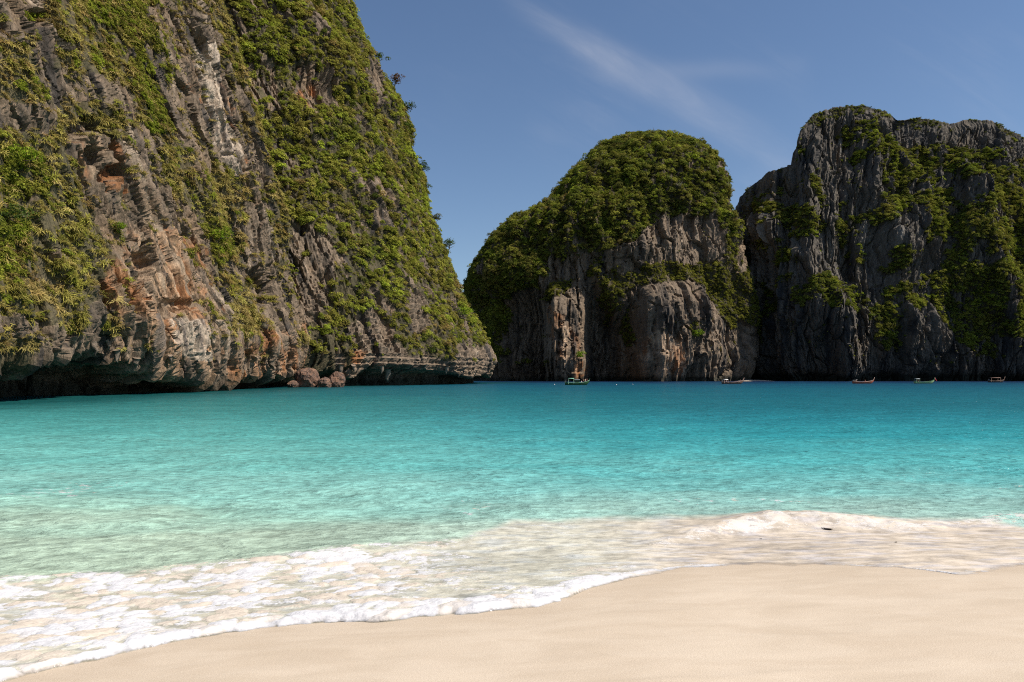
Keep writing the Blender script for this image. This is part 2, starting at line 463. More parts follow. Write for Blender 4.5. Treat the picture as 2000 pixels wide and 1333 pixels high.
# denser samples where the wall is seen, thinned out of frame
seg = np.r_[0, np.cumsum(np.linalg.norm(np.diff(path, axis=0), axis=1))]
dens = np.interp(seg, [0, 38, 45, 190, 215, 260], [0.25, 0.6, 1.5, 0.9, 0.5, 0.2])
cum = np.r_[0, np.cumsum((dens[1:]+dens[:-1])/2*np.diff(seg))]
NA = 600
sA = np.interp(np.linspace(0, cum[-1], NA), cum, seg)
pA = np.stack([np.interp(sA, seg, path[:, 0]), np.interp(sA, seg, path[:, 1])], -1)
tg = np.gradient(pA, axis=0); tg /= np.linalg.norm(tg, axis=1, keepdims=True)
for _ in range(6): tg[1:-1] = (tg[:-2]+tg[1:-1]*2+tg[2:])/4
inw = np.stack([-tg[:, 1], tg[:, 0]], -1)                # inwards, away from the bay
ztop = np.clip(pA[:, 1]*0.56+6, 30, 122)
NV = 480
tv = np.linspace(0, 1, NV)
zz = np.where(tv < 0.93, (tv/0.93), 1+(tv-0.93)/0.07*0.8)[:, None]*ztop[None, :]-2.0
S = np.broadcast_to(sA, zz.shape)
base = V3(pA[None, :, 0]+0*zz, pA[None, :, 1]+0*zz, zz)
nch = 3.2+1.8*fbm(V3(S/17, 0*S, 0*S+2), 3)+3.4*np.exp(-((S-72)/12)**2)+1.6*np.exp(-((S-55)/9)**2)
ndp = 9.0+2.2*fbm(V3(S/9, 0*S+4, 0*S), 3)+2.5*np.exp(-((S-70)/13)**2)
off = ndp*(1-sstep(0.50, 1.02, zz/np.maximum(nch, 1.5)))                   # sea notch
off += -2.2*np.exp(-((zz-11)/6.5)**2)*(0.6+0.8*fbm(V3(S/14, zz/20, 0*S+8), 2))   # bulge above the notch
off += 0.20*np.maximum(zz-12, 0)+0.0013*np.maximum(zz-40, 0)**2*0.6
off += 5.0*fbm(V3((S+0.40*zz)/30, zz/160, 0*S+5), 2)                                # leaning ribs and ramps
off -= 2.6*(ridged(V3((S+0.42*zz)/15, zz/90, 0*S+15), 2)-0.5)
P = base.copy(); P[..., 0] += inw[None, :, 0]*off; P[..., 1] += inw[None, :, 1]*off
nA = grid_normals(P)
if (nA[..., 0].mean()) < 0: nA = -nA
px, py = proj(P)
jx, jy = px_noise(P, px, py, 26, 9)
VEG_A = [[(84, -60), (99, 99), (120, 140), (180, 150), (250, 190), (270, 240), (300, 300), (310, 360), (372, 410), (395, 470), (440, 540), (455, 520), (440, 470), (420, 420), (400, 395), (360, 315), (345, 270), (324, 210), (303, 150), (294, 75), (268, -60)],
         [(378, -60), (470, -60), (545, 300), (575, 470), (540, 470), (505, 300), (475, 180), (420, 110)],
         [(0, 255), (90, 255), (185, 400), (215, 500), (165, 565), (145, 640), (100, 655), (50, 610), (0, 600), (-300, 600), (-300, 255)],
         [(0, 90), (45, 100), (60, 190), (0, 205), (-300, 205), (-300, 60)], [(128, 425), (195, 430), (190, 485), (140, 480)],
         [(-300, 640), (0, 645), (55, 655), (57, 720), (0, 705), (-300, 705)], [(435, 560), (500, 555), (515, 650), (440, 655)],
         [(395, 330), (450, 380), (470, 500), (430, 520), (390, 420)], [(180, 200), (240, 250), (200, 265), (120, 215)]]
BARE_A = [[(255, 455), (330, 455), (395, 600), (390, 760), (225, 760), (255, 640)], [(395, 110), (425, 110), (470, 350), (415, 300)], [(130, 255), (250, 320), (230, 400), (165, 345)]]
patchA = sstep(0.16, 0.30, fbm(V3((S+0.35*zz)/5.5, zz/9.0, 0*S+61), 4))*(zz > 9)*(px > -300)
vegA = np.maximum(polymask(jx, jy, VEG_A)*sstep(-0.42, -0.30, fbm(P/3.0+12, 3)), patchA)*(1-polymask(jx, jy, BARE_A))
RUST_A = [[(250, 440), (400, 470), (400, 760), (200, 750)], [(130, 250), (245, 300), (235, 380), (160, 350)], [(540, 640), (600, 640), (600, 760), (430, 760), (440, 690)], [(365, 150), (440, 150), (470, 330), (400, 250)], [(190, 480), (260, 500), (240, 640), (190, 560)]]
rustA = polymask(*px_noise(P, px, py, 34, 6), RUST_A)
sx = S+0.22*zz
rel = rock_relief(P, sx, 1.0, 1.0)
rel = rel*(1-0.45*vegA)+vegA*0.3
SLAB_A = [[(255, 465), (300, 452), (332, 458), (352, 520), (395, 610), (392, 742), (300, 738), (262, 650)]]
STRIP_A = [[(372, 95), (410, 85), (440, 200), (472, 335), (440, 350), (412, 280), (395, 200)], [(330, 620), (392, 640), (395, 700), (340, 700)]]
slab = polymask(*px_noise(P, px, py, 10, 5), SLAB_A); strip = polymask(*px_noise(P, px, py, 14, 5), STRIP_A)
rel = rel*(1-0.25*slab)+0.8*slab
# drip-stone curtain and teeth at the lip of the notch
lip = np.exp(-((zz-nch*0.95)/1.6)**2)
rel += lip*1.5*(ridged(V3(S/1.7, zz/6, 0*S+33), 2)-0.55)
# two hollows where blocks have fallen out
for hx, hy, rx, ry, dd in ((178, 305, 24, 22, 2.6), (213, 340, 26, 22, 2.4), (275, 540, 20, 60, 3.4), (330, 600, 50, 14, 1.5), (505, 555, 26, 42, 5.0), (155, 255, 30, 22, 2.5), (65, 30, 18, 22, 2.5)):
    q = ((px-hx-30*fbm(P/5, 4, 0.6))/rx)**2+((py-hy-30*fbm(P/5+9, 4, 0.6))/ry)**2
    rel -= dd*(1-sstep(0.55, 1.1, q))
P = P+nA*rel[..., None]
P[..., 2] = np.where(zz > ztop*1.4, base[..., 2], P[..., 2])
nA2 = grid_normals(P)
if (nA2[..., 0].mean()) < 0: nA2 = -nA2
cA = rock_colour(P, sx, 1.0, rustA*0.75)
vst = fbm(V3(sx/1.1, zz/16, 0*zz+71), 4); vst2 = fbm(V3(sx/2.6, zz/9, 0*zz+91), 3)
orange = np.array([0.38, 0.235, 0.135])*np.ones_like(P)
orange = lerp(orange, np.array([0.50, 0.365, 0.245]), sstep(0.0, 0.35, vst)[..., None])
orange = lerp(orange, np.array([0.36, 0.145, 0.055]), (sstep(0.16, 0.45, vst2)*0.8)[..., None])
orange = lerp(orange, np.array([0.150, 0.130, 0.115]), (sstep(0.12, 0.35, -vst)*0.85)[..., None])
brk = sstep(-0.08, 0.16, fbm(V3(sx/1.9, zz/11, 0*zz+131), 4)+0.25*fbm(P/5+8, 2))
halo = polymask(*px_noise(P, px, py, 40, 7), [[(205, 470), (345, 440), (420, 620), (480, 690), (600, 640), (605, 762), (180, 755)]])*sstep(0.02, 0.22, fbm(V3(sx/1.5, zz/12, 0*zz+151), 4))
cA = lerp(cA, orange, (np.maximum(slab*brk, halo*0.7)*0.85)[..., None])
cA = lerp(cA, lerp(np.array([0.50, 0.40, 0.30])*np.ones_like(P), np.array([0.17, 0.14, 0.12]), sstep(0.0, 0.3, -vst)[..., None]), (strip*0.85)[..., None])
soil = np.array([0.085, 0.075, 0.035])
cA = lerp(cA, soil, (vegA*0.75)[..., None])
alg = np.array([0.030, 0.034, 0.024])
tide_shade = 1-sstep(1.2, 3.4, zz+0.9*fbm(P/3, 2))
cA = lerp(cA, alg, (tide_shade*0.85)[..., None])  # tidal algae, carried up the notch to paint its shade darker
green = sstep(0.0, 0.35, fbm(P/6+70, 3))*(1-sstep(3, 7.5, zz))*(px < 300)
cA = lerp(cA, np.array([0.030, 0.036, 0.020]), (green*0.85)[..., None])  # near-black green put into the cave rock to deepen its shade
near_cliff = cliff('limestone_cliff', 'tall grassy limestone wall with rust stains on the left of the bay', P, cA, M_rock_near)
PA, NRA, PXA, PYA, VEGA = P, nA2, *proj(P), vegA

def veg_tints(Q, r, mixes, s):
    """blend of tints, driven by slow noise so neighbours agree, plus a random part"""
    n = len(Q); t = np.zeros((n, 3)); tot = np.zeros((n, 1))
    for k, (c, wgt) in enumerate(mixes):
        a = wgt*np.exp(2.6*fbm(Q/s+13.0*k, 2)+0.9*r.normal(size=n))[:, None]
        t += a*c; tot += a
    return t/tot*r.uniform(0.6, 1.4, n)[:, None]

rA = np.random.default_rng(101)
upA = np.clip(NRA[..., 2], 0, 1)
clump = sstep(-0.05, 0.35, fbm(PA/5.0+3, 3))
maskT = (VEGA*(0.45+0.9*clump)+0.30*sstep(0.05, 0.4, clump*upA*1.6)+0.06*clump)*(PA[..., 2] > 6)*(1-polymask(PXA, PYA, BARE_A)*0.9)
Q, nn, i, j = scatter_on(PA, NRA, maskT, 11500, 1)
sc = (0.35+0.85*rA.random(len(Q))**1.8)*np.where(Q[:, 1] > 130, 1.2, 1.0)
T = veg_tints(Q, rA, ((G_OLIVE, 1.0), (G_BROWN, 1.0), (G_STRAW, 1.1), (G_BRIGHT, 0.35)), 7)*1.22
foliage('cliff_grass', 'tussocks of dry olive grass hanging on the near left cliff', Q-nn*0.1, orient(nn, rA, 0.45), np.stack([sc, sc, sc*rA.uniform(0.7, 1.1, len(sc))], 1), rA.integers(6, 9, len(Q)), T)
GREEN_A = [[(200, -60), (300, -60), (345, 120), (340, 260), (290, 260), (255, 110)], [(0, 290), (85, 300), (90, 380), (0, 380)], [(400, 440), (450, 440), (450, 520), (405, 520)], [(-200, 430), (45, 430), (60, 530), (-200, 560)], [(160, 0), (240, 0), (240, 60), (180, 40)]]
maskB = (VEGA*(0.03+0.45*sstep(0.15, 0.4, fbm(PA/6+90, 2)))+1.3*VEGA*polymask(PXA, PYA, GREEN_A))*(PA[..., 2] > 8)
Q, nn, i, j = scatter_on(PA, NRA, maskB, 2600, 2)
sc = rA.uniform(0.35, 1.0, len(Q))
T = veg_tints(Q, rA, ((G_OLIVE, 1.2), (G_BRIGHT, 1.2), (G_DARK, 0.2)), 8)
foliage('cliff_shrubs', 'low green shrubs on the ramps of the near left cliff', Q, orient(nn, rA, 0.5), np.stack([sc, sc, sc*0.8], 1), *mix_kinds(rA.integers(0, 4, len(Q)), T, rA, 0.08))

# ---- B: the headland behind it
YB = 300.0
silB = np.array([(-420, 500), (-260, 560), (-120, 628), (0, 674), (50, 690), (130, 735), (180, 768), (230, 789), (270, 785), (330, 817), (390, 823), (450, 849), (500, 868), (560, 890), (620, 921), (680, 949), (702, 958), (716, 953), (740, 945), (760, 940)], float)
zB = 3+(HZ-silB[:, 0])/F*YB; xB = (silB[:, 1]-CX)/F*YB
NRB, NCB = 470, 470
zmax = 205.0
tz = np.linspace(0, 1, NRB); zlev = np.where(tz < 0.9, tz/0.9*172, 172+(tz-0.9)/0.1*(zmax-172))-2.0
xr = np.interp(zlev, zB[::-1], xB[::-1])
th = np.interp(np.linspace(0, 1, NCB), [0, 0.88, 1], [R(150), R(-12), R(-60)])      # angle: 90 deg faces the camera, 0 faces right
a = 66-0.14*np.maximum(zlev, 0); b_ = 100-0.24*np.maximum(zlev, 0)
TH, Z = np.meshgrid(th, zlev); Aq, Bq = a[:, None], b_[:, None]
sq = 1.0
Pb = V3((xr-a)[:, None]+Aq*np.cos(TH), 303+0.03*Z-Bq*np.sin(TH), Z)
SB = (np.pi/2-TH)*70+40
nB = grid_normals(Pb)
if (nB[..., 1].mean()) > 0: nB = -nB
px, py = proj(Pb)
nchB = 4.6+1.6*fbm(V3(SB/15, 0*SB, 0*SB+2), 3)+1.8*np.exp(-((px-780)/90)**2)-2.8*np.exp(-((px-690)/22)**2)-2.2*np.exp(-((px-920)/30)**2)
off = (7.0+2.5*fbm(V3(SB/12, 0*SB+3, 0*SB), 2))*(1-sstep(0.3, 1.05, Z/np.maximum(nchB, 1.2)))
jx, jy = px_noise(Pb, px, py, 22, 14)
BARE_B = [[(575, 430), (610, 450), (650, 490), (640, 600), (590, 640), (575, 540)], [(722, 400), (748, 400), (775, 455), (722, 462)], [(665, 640), (715, 600), (748, 600), (782, 655), (780, 690), (850, 705), (960, 690), (965, 760), (600, 760), (600, 735), (680, 720)],
          [(800, 570), (835, 560), (842, 640), (815, 650)], [(580, 120), (645, 130), (660, 215), (590, 210)], [(595, 20), (620, 10), (640, 90), (610, 80)], [(500, 80), (520, 90), (560, 220), (530, 215)], [(905, 670), (965, 675), (965, 750), (880, 730)], [(712, 120), (740, 130), (760, 200), (735, 200)]]
bareB = np.maximum(polymask(jx, jy, BARE_B), sstep(0.20, 0.27, fbm(V3((SB+0.3*Z)/7, Z/15, 0*Z+19), 4)))
vegB = 1-bareB
relB = rock_relief(Pb, SB, 1.25, 0.8)*(1-0.35*vegB)
bed_ = ((Z/1.7+0.5*fbm(Pb/20, 2)) % 1.0)
relB += bareB*0.7*(bed_-0.5)*(py > 560)
relB += 4.5*fbm(V3((SB+0.35*Z)/24, Z/70, 0*Z+9), 2)
relB *= (0.62+0.38*sstep(0.0, 0.35, TH))                                           # keep the skyline
relB -= off
Pb = Pb+nB*relB[..., None]
nB = grid_normals(Pb)
if (nB[..., 1].mean()) > 0: nB = -nB
PXB, PYB = proj(Pb)
rustB = polymask(*px_noise(Pb, PXB, PYB, 20, 9), [[(580, 140), (610, 140), (610, 215), (585, 200)], [(575, 690), (680, 700), (680, 760), (575, 760)], [(690, 670), (730, 680), (730, 720), (690, 715)]])
cB = rock_colour(Pb, SB, 1.2, rustB*0.8)
cB = lerp(cB, soil*0.8, (vegB*0.8)[..., None])
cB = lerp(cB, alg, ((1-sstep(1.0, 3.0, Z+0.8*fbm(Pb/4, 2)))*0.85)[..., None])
cliff('limestone_headland', 'green shrub-covered limestone headland with an undercut base behind the near cliff', Pb, cB, M_rock_near)
rB = np.random.default_rng(102)
mB = (vegB*(0.75+0.5*fbm(Pb/9, 2))+0.10*bareB*sstep(0.0, 0.3, fbm(Pb/5+8, 2)))*(Pb[..., 2] > 9)
Q, nn, i, j = scatter_on(Pb, nB, mB, 17000, 3)
sc = (0.45+1.45*rB.random(len(Q))**2.4)*np.where(Q[:, 2] < 40, 0.85, 1.0)
T = veg_tints(Q, rB, ((G_OLIVE, 1.1), (G_BRIGHT, 1.1), (G_DARK, 0.5), (G_BROWN, 0.50)), 11)*1.30
foliage('headland_shrubs', 'dense green shrubs covering the headland', Q+nn*0.25, orient(nn, rB, 0.45), np.stack([sc, sc, sc*rB.uniform(0.7, 1.0, len(sc))], 1), *mix_kinds(rB.integers(0, 6, len(Q)), T, rB, 0.05))

# ---- C: the dome in the middle
YC = 480.0
silL = np.array([(249, 1304), (253, 1272), (261, 1230), (269, 1201), (282, 1166), (292, 1150), (329, 1117), (366, 1085), (411, 1056), (422, 1028), (434, 1005), (440, 980), (475, 948), (494, 934), (548, 909), (620, 896), (760, 885)], float)
silR = np.array([(249, 1304), (254, 1330), (262, 1343), (280, 1364), (298, 1392), (323, 1413), (350, 1429), (391, 1436), (473, 1446), (515, 1449), (556, 1462), (614, 1470), (663, 1473), (760, 1478)], float)
zpk = 3+(HZ-262)/F*YC
NRC, NCC = 420, 520
tz = np.linspace(0, 1, NRC)
zlev = -2+(zpk+2)*np.sin(tz*np.pi/2)**0.82
pyl = HZ-(zlev-3)/YC*F
xl = (np.interp(pyl, silL[:, 0], silL[:, 1])-CX)/F*YC+2.5+2.5*sstep(60, 110, zlev); xrr = (np.interp(pyl, silR[:, 0], silR[:, 1])-CX)/F*YC-2.0-4.0*sstep(90, 130, zlev)
a = np.maximum((xrr-xl)/2, 0.3); cx = (xrr+xl)/2
hfr = np.clip(zlev/zpk, 0, 1)
b_ = 74*np.sqrt(np.clip(1-np.maximum((hfr-0.42)/0.58, 0)**2.1, 0, 1))+0.5
th = np.interp(np.linspace(0, 1, NCC), [0, 0.06, 0.94, 1], [R(215), R(185), R(-5), R(-35)])
TH, Z = np.meshgrid(th, zlev)
ct, stn = np.cos(TH), np.sin(TH)
Pc = V3(cx[:, None]+a[:, None]*np.sign(ct)*np.abs(ct)**0.85, 492-b_[:, None]*np.sign(stn)*np.abs(stn)**0.75, Z)
nC = grid_normals(Pc)
if (nC[..., 1].mean()) > 0: nC = -nC
px, py = proj(Pc)
SC = Pc[..., 0]-0.4*Pc[..., 1]
# lower buttresses, stepped out below the mid ledge: faces to the left are steep
ledge_y = np.interp(px, [900, 1060, 1110, 1160, 1200, 1260, 1330, 1400, 1450], [560, 560, 575, 560, 620, 560, 550, 590, 630])+14*fbm(Pc/22, 3)
low = sstep(-30, 45, py-ledge_y)
butt = np.interp(px, [900, 960, 1045, 1078, 1090, 1138, 1158, 1200, 1228, 1250, 1272, 1330, 1352, 1405, 1440, 1475], [0, -16, -20, 8, 19, 6, -20, -24, -14, 14, 20, 11, 14, 2, 0, 0])
butt = butt+3.0*fbm(Pc/12+5, 3)
dpt = np.interp(py, [520, 620, 745], [0.8, 1.0, 1.0])
relC = butt*low*dpt+low*1.5
relC += -9.0*(1-sstep(0, 1, (px-968)/90))*sstep(590, 640, py)*0+0
relC -= 3.0*(1-low)*np.exp(-((px-1330)/110)**2)*sstep(395, 440, py)*0+0
relC += 6*fbm(Pc/45, 2)*np.clip((zpk-Z)/70, 0.15, 1)
lowhang = np.exp(-((py-745)/26)**2)*4.0                        # slight undercut at the waterline
jx, jy = px_noise(Pc, px, py, 22, 22)
BARE_C = [[(960, 575), (1050, 556), (1068, 490), (1131, 500), (1230, 482), (1263, 440), (1284, 415), (1375, 427), (1400, 450), (1400, 524), (1263, 514), (1240, 528), (1165, 548), (1168, 578), (1189, 640), (1208, 585), (1232, 552), (1271, 548), (1340, 560), (1390, 600), (1420, 640), (1480, 640), (1480, 780), (940, 780)],
          [(1425, 330), (1445, 330), (1460, 540), (1435, 540)], [(930, 500), (952, 500), (950, 545), (935, 545)]]
ADD_C = [[(1065, 552), (1119, 548), (1106, 581), (1070, 585)], [(1160, 505), (1185, 490), (1175, 540), (1150, 540)], [(1215, 640), (1235, 600), (1240, 680), (1225, 680)]]
bareC = polymask(jx, jy, BARE_C)*sstep(-0.50, -0.40, fbm(Pc/9+14, 3))*(1-polymask(jx, jy, ADD_C)); bareC = np.maximum(bareC, sstep(0.26, 0.34, fbm(V3(SC/9, Z/16, 0*Z+29), 4))*(py > 300)); vegC = 1-bareC
rl = rock_relief(Pc, SC, 1.9, 1.35)
relC += vegC*8.0*(ridged(V3((SC+0.3*Z)/17, Z/34, 0*Z+23), 3)-0.5)*np.clip((zpk-Z)/30, 0.25, 1)
relC += rl*(0.55+0.45*bareC)*np.clip((zpk-Z)/40, 0.2, 1)
edge = np.clip(np.abs(stn)*1.6, 0.40, 1.0)
Pc = Pc+nC*(relC*edge-lowhang)[..., None]
nC = grid_normals(Pc)
if (nC[..., 1].mean()) > 0: nC = -nC
PXC, PYC = proj(Pc)
rustC = polymask(*px_noise(Pc, PXC, PYC, 24, 16), [[(1255, 650), (1330, 640), (1345, 760), (1240, 760)], [(1075, 600), (1140, 600), (1140, 760), (1085, 740)]])
cC = rock_colour(Pc, SC, 2.2, rustC*0.75)*0.95
paleC = polymask(*px_noise(Pc, PXC, PYC, 16, 10), [[(1262, 668), (1300, 640), (1338, 690), (1342, 746), (1255, 746), (1248, 715)], [(1092, 640), (1112, 640), (1110, 740), (1095, 740)]])*sstep(-0.25, 0.1, fbm(V3(SC/3.5, Z/14, 0*Z+37), 3))
cC = lerp(cC, np.array([0.46, 0.325, 0.215]), (paleC*0.8)[..., None])
cC = lerp(cC, soil*0.6, (vegC*0.8)[..., None])
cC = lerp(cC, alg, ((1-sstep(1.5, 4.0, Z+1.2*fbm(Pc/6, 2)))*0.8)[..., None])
cliff('limestone_dome', 'rounded limestone island cliff with a forested cap in the middle of the view', Pc, cC, M_rock_far)
rC = np.random.default_rng(103)
mC = (vegC*(1+0.9*sstep(480, 530, PYC))+0.06*bareC*sstep(0.1, 0.4, fbm(Pc/9, 2)))*(Pc[..., 2] > 8)
Q, nn, i, j = scatter_on(Pc, nC, mC, 19000, 4)
pyq = proj(Q)[1]; lowq = sstep(455, 520, pyq)*sstep(1040, 1090, proj(Q)[0])
sc = (0.7+2.0*rC.random(len(Q))**2.8)*(1-0.45*lowq)*np.where(vegC[i, j] > 0.5, 1, 0.5)
T = veg_tints(Q, rC, ((G_OLIVE, 1.1), (G_BRIGHT, 0.8), (G_DARK, 1.1), (G_BROWN, 0.3)), 12)*1.1
T = lerp(T, G_OLIVE*rC.uniform(0.7, 1.2, len(Q))[:, None], (lowq*0.6)[:, None])
foliage('dome_forest', 'dark green forest covering the cap and ledges of the middle cliff', Q+nn*0.3, orient(nn, rC, 0.35), np.stack([sc, sc, sc*rC.uniform(0.75, 1.1, len(sc))], 1), *mix_kinds(rC.integers(0, 6, len(Q)), T, rC, 0.05))

# ---- D: the long cliff on the right
skyD = np.array([(1420, 460), (1432, 410), (1446, 380), (1462, 364), (1480, 352), (1500, 332), (1545, 318), (1552, 290), (1565, 250), (1590, 222), (1630, 207), (1680, 204), (1725, 213), (1755, 228), (1790, 225), (1830, 235), (1855, 240), (1890, 232), (1930, 232), (1960, 245), (1985, 258), (2010, 270), (2080, 290), (2180, 330), (2320, 420), (2450, 520)], float)
NRD, NCD = 430, 520
pxs = np.interp(np.linspace(0, 1, NCD), [0, 0.86, 1], [1425, 2040, 2450])
ysk = np.interp(pxs, skyD[:, 0], skyD[:, 1])+4
y0 = np.interp(pxs, [1425, 1455, 1475, 1510, 1560, 1700, 1850, 2000, 2450], [540, 500, 465, 440, 428, 424, 428, 418, 380])
tz = np.linspace(0, 1, NRD)[:, None]
t1 = np.clip(tz/0.93, 0, 1)                     # 0..1 up the face, then back over the top
back = np.interp(pxs, [1425, 1500, 1600, 2000, 2450], [14, 26, 44, 52, 50])[None]
set_ = back*(0.15*t1+0.85*sstep(0.25, 1.0, t1)*t1)-6.0*np.exp(-((t1-0.22)/0.16)**2)*np.interp(pxs, [1425, 1520, 1560, 1800, 1900, 2450], [0, 0.4, 1.2, 1.2, 0.2, 0])[None]
set_ = set_+np.maximum(tz-0.93, 0)/0.07*60
YY = y0[None]+set_
ytopd = y0[None]+back
ztopd = 3+(HZ-ysk[None])/F*ytopd
ZD = -2+(ztopd+2)*t1-np.maximum(tz-0.93, 0)/0.07*10
Pd = V3((pxs[None]-CX)/F*YY, YY, ZD)
nD = grid_normals(Pd)
if (nD[..., 1].mean()) > 0: nD = -nD
px, py = proj(Pd)
SD = Pd[..., 0]*1.0-0.5*Pd[..., 1]
big = 9*fbm(V3(Pd[..., 0]/34, Pd[..., 2]/60, 0*ZD+2), 3)+15*(ridged(V3((SD+0.25*ZD)/46, ZD/150, 0*ZD+44), 2)-0.55)
# the shoulder and ribs
big += 10*np.exp(-((px-1905+0.25*(py-400))/40)**2)*sstep(330, 400, py)*(1-sstep(520, 600, py))
big -= 10*np.exp(-((px-1500)/24)**2)*sstep(440, 520, py)
big -= 9*np.exp(-((px-1560)/60)**2)*sstep(560, 660, py)
big += 8*np.exp(-((px-1640)/26)**2)*sstep(540, 600, py)
jx, jy = px_noise(Pd, px, py, 24, 24)
VEG_D = [[(1931, 355), (2000, 370), (2500, 400), (2500, 680), (1940, 660), (1860, 640), (1805, 600), (1688, 625), (1715, 585), (1805, 540), (1872, 459), (1917, 405)],
         [(1625, 427), (1737, 391), (1850, 378), (1850, 427), (1737, 423), (1652, 450)],
         [(1640, 262), (1805, 285), (2010, 318), (1985, 345), (1895, 373), (1760, 351), (1670, 315)],
         [(1571, 571), (1652, 540), (1679, 607), (1616, 625)], [(1560, 215), (1700, 195), (1760, 225), (1720, 235), (1660, 222), (1590, 262), (1560, 262)],
         [(1760, 210), (2010, 240), (2500, 400), (2500, 430), (2000, 280), (1900, 245), (1830, 250), (1770, 250)],
         [(1470, 395), (1510, 385), (1560, 400), (1600, 440), (1560, 470), (1500, 440)], [(1500, 500), (1545, 490), (1570, 520), (1520, 530)], [(1720, 610), (1765, 610), (1770, 680), (1730, 680)], [(1870, 640), (1930, 640), (1960, 700), (1900, 690)], [(1730, 330), (1760, 330), (1760, 400), (1735, 390)], [(1800, 420), (1900, 400), (1880, 470), (1790, 480)]]
vegD = polymask(jx, jy, VEG_D)*sstep(-0.22, -0.05, fbm(V3(Pd[..., 0]/7, Pd[..., 1]/7, ZD/11)+33, 3))
vegD = np.maximum(vegD, sstep(0.20, 0.32, fbm(Pd/14+77, 4))*(py < 620))
rl = rock_relief(Pd, SD, 2.0, 1.6)
topf = np.clip((0.93-tz)/0.06, 0.2, 1)
Pd = Pd+nD*((big*np.clip((0.95-tz)/0.2, 0.1, 1)+rl*(0.6+0.4*(1-vegD))*topf)-5.0*np.exp(-((py-745)/16)**2))[..., None]
nD = grid_normals(Pd)
if (nD[..., 1].mean()) > 0: nD = -nD
PXD, PYD = proj(Pd)
cD = rock_colour(Pd, SD, 2.3, 0.0)*np.array([0.60, 0.69, 0.80])  # rock darkened and blued: the shade on this cliff is put into its colour
cD = lerp(cD, soil*0.55, (vegD*0.8)[..., None])
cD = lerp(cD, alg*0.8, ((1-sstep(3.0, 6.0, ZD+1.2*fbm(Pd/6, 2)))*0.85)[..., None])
cliff('limestone_ridge', 'shaded grey limestone cliff with two summits on the right of the bay', Pd, cD, M_rock_far)
rD = np.random.default_rng(104)
mD = (vegD+0.06*(1-vegD)*sstep(0.05, 0.35, fbm(Pd/9, 2)))*(Pd[..., 2] > 10)
Q, nn, i, j = scatter_on(Pd, nD, mD, 20000, 5)
sc = (0.55+1.4*rD.random(len(Q))**2.2)*np.where(tz[i, 0] > 0.86, 0.6, 1.0)*np.where(vegD[i, j] > 0.5, 1, 0.55)
T = veg_tints(Q, rD, ((G_OLIVE, 1.2), (G_BRIGHT, 0.9), (G_DARK, 1.0), (G_BROWN, 0.15)), 16)*1.15
foliage('ridge_forest', 'dark green scrub on the ledges and crest of the right cliff', Q+nn*0.3, orient(nn, rD, 0.35), np.stack([sc, sc, sc*rD.uniform(0.7, 1.0, len(sc))], 1), *mix_kinds(rD.integers(0, 6, len(Q)), T, rD, 0.05))

# ------------------------------------------------------------------ beach and sea
def img2plane(pts, z):
    p = np.array(pts, float); y = (CAMZ-z)*F/(p[:, 1]-HZ)
    return np.stack([(p[:, 0]-CX)/F*y, y], 1)
_still = img2plane([(-300, 1215), (0, 1180), (500, 1140), (1000, 1090), (1500, 1052), (2000, 1040), (2300, 1036)], 0.0)
_cf = np.polyfit(_still[:, 0], _still[:, 1], 3)
def shore(x):                                  # still-water line
    xc = np.clip(x, -8.5, 12)
    return np.polyval(_cf, xc)+(x-xc)*0.30
def bed(x, y):
    d = y-shore(x)                             # seaward positive
    land = np.minimum(d, 0); sea = np.maximum(d, 0)
    z = -0.115*land-0.004*np.minimum(land+4, 0)**2
    z = z-0.075*sea*(1-0.35*sstep(0, 60, sea))-0.0
    z = np.maximum(z, -14.0)
    p = V3(x, y, 0*x)
    near = np.exp(-np.maximum(d, 0)/6.0)
    z = z+near*(0.030*fbm(p/V3(2.6, 1.3, 1)+4, 3)+0.006*fbm(p/V3(0.5, 0.16, 1), 2)*sstep(0.2, -1.5, d))
    return np.minimum(z, 1.75+0.02*z)
def on_bed(pts):
    out = []
    for px_, py_ in pts:
        y = 10.0
        for _ in range(30):
            x = (px_-CX)/F*y; z = float(bed(np.array([x]), np.array([y]))[0])
            y = 0.5*y+0.5*(CAMZ-z)*F/(py_-HZ)
        out.append(((px_-CX)/F*y, y))
    return np.array(out)
FRONT = [(-420, 1450), (-200, 1385), (0, 1335), (60, 1322), (100, 1308), (300, 1266), (420, 1240), (520, 1226), (640, 1219), (750, 1215), (900, 1202), (1050, 1187), (1110, 1170), (1150, 1150), (1230, 1132), (1300, 1118), (1360, 1108), (1500, 1105), (1600, 1104), (1700, 1107), (1800, 1114), (1870, 1123), (1920, 1119), (1960, 1112), (2000, 1106), (2150, 1096), (2400, 1085)]
BACK = [(-420, 1140), (0, 1122), (250, 1112), (500, 1088), (660, 1072), (900, 1048), (1000, 1012), (1250, 1004), (1500, 1000), (1700, 1010), (1900, 1016), (2000, 1028), (2400, 1030)]
fr = on_bed(FRONT); bk = img2plane(BACK, 0.02)
def front(x): return np.interp(x, fr[:, 0], fr[:, 1])
def backl(x): return np.interp(x, bk[:, 0], bk[:, 1])

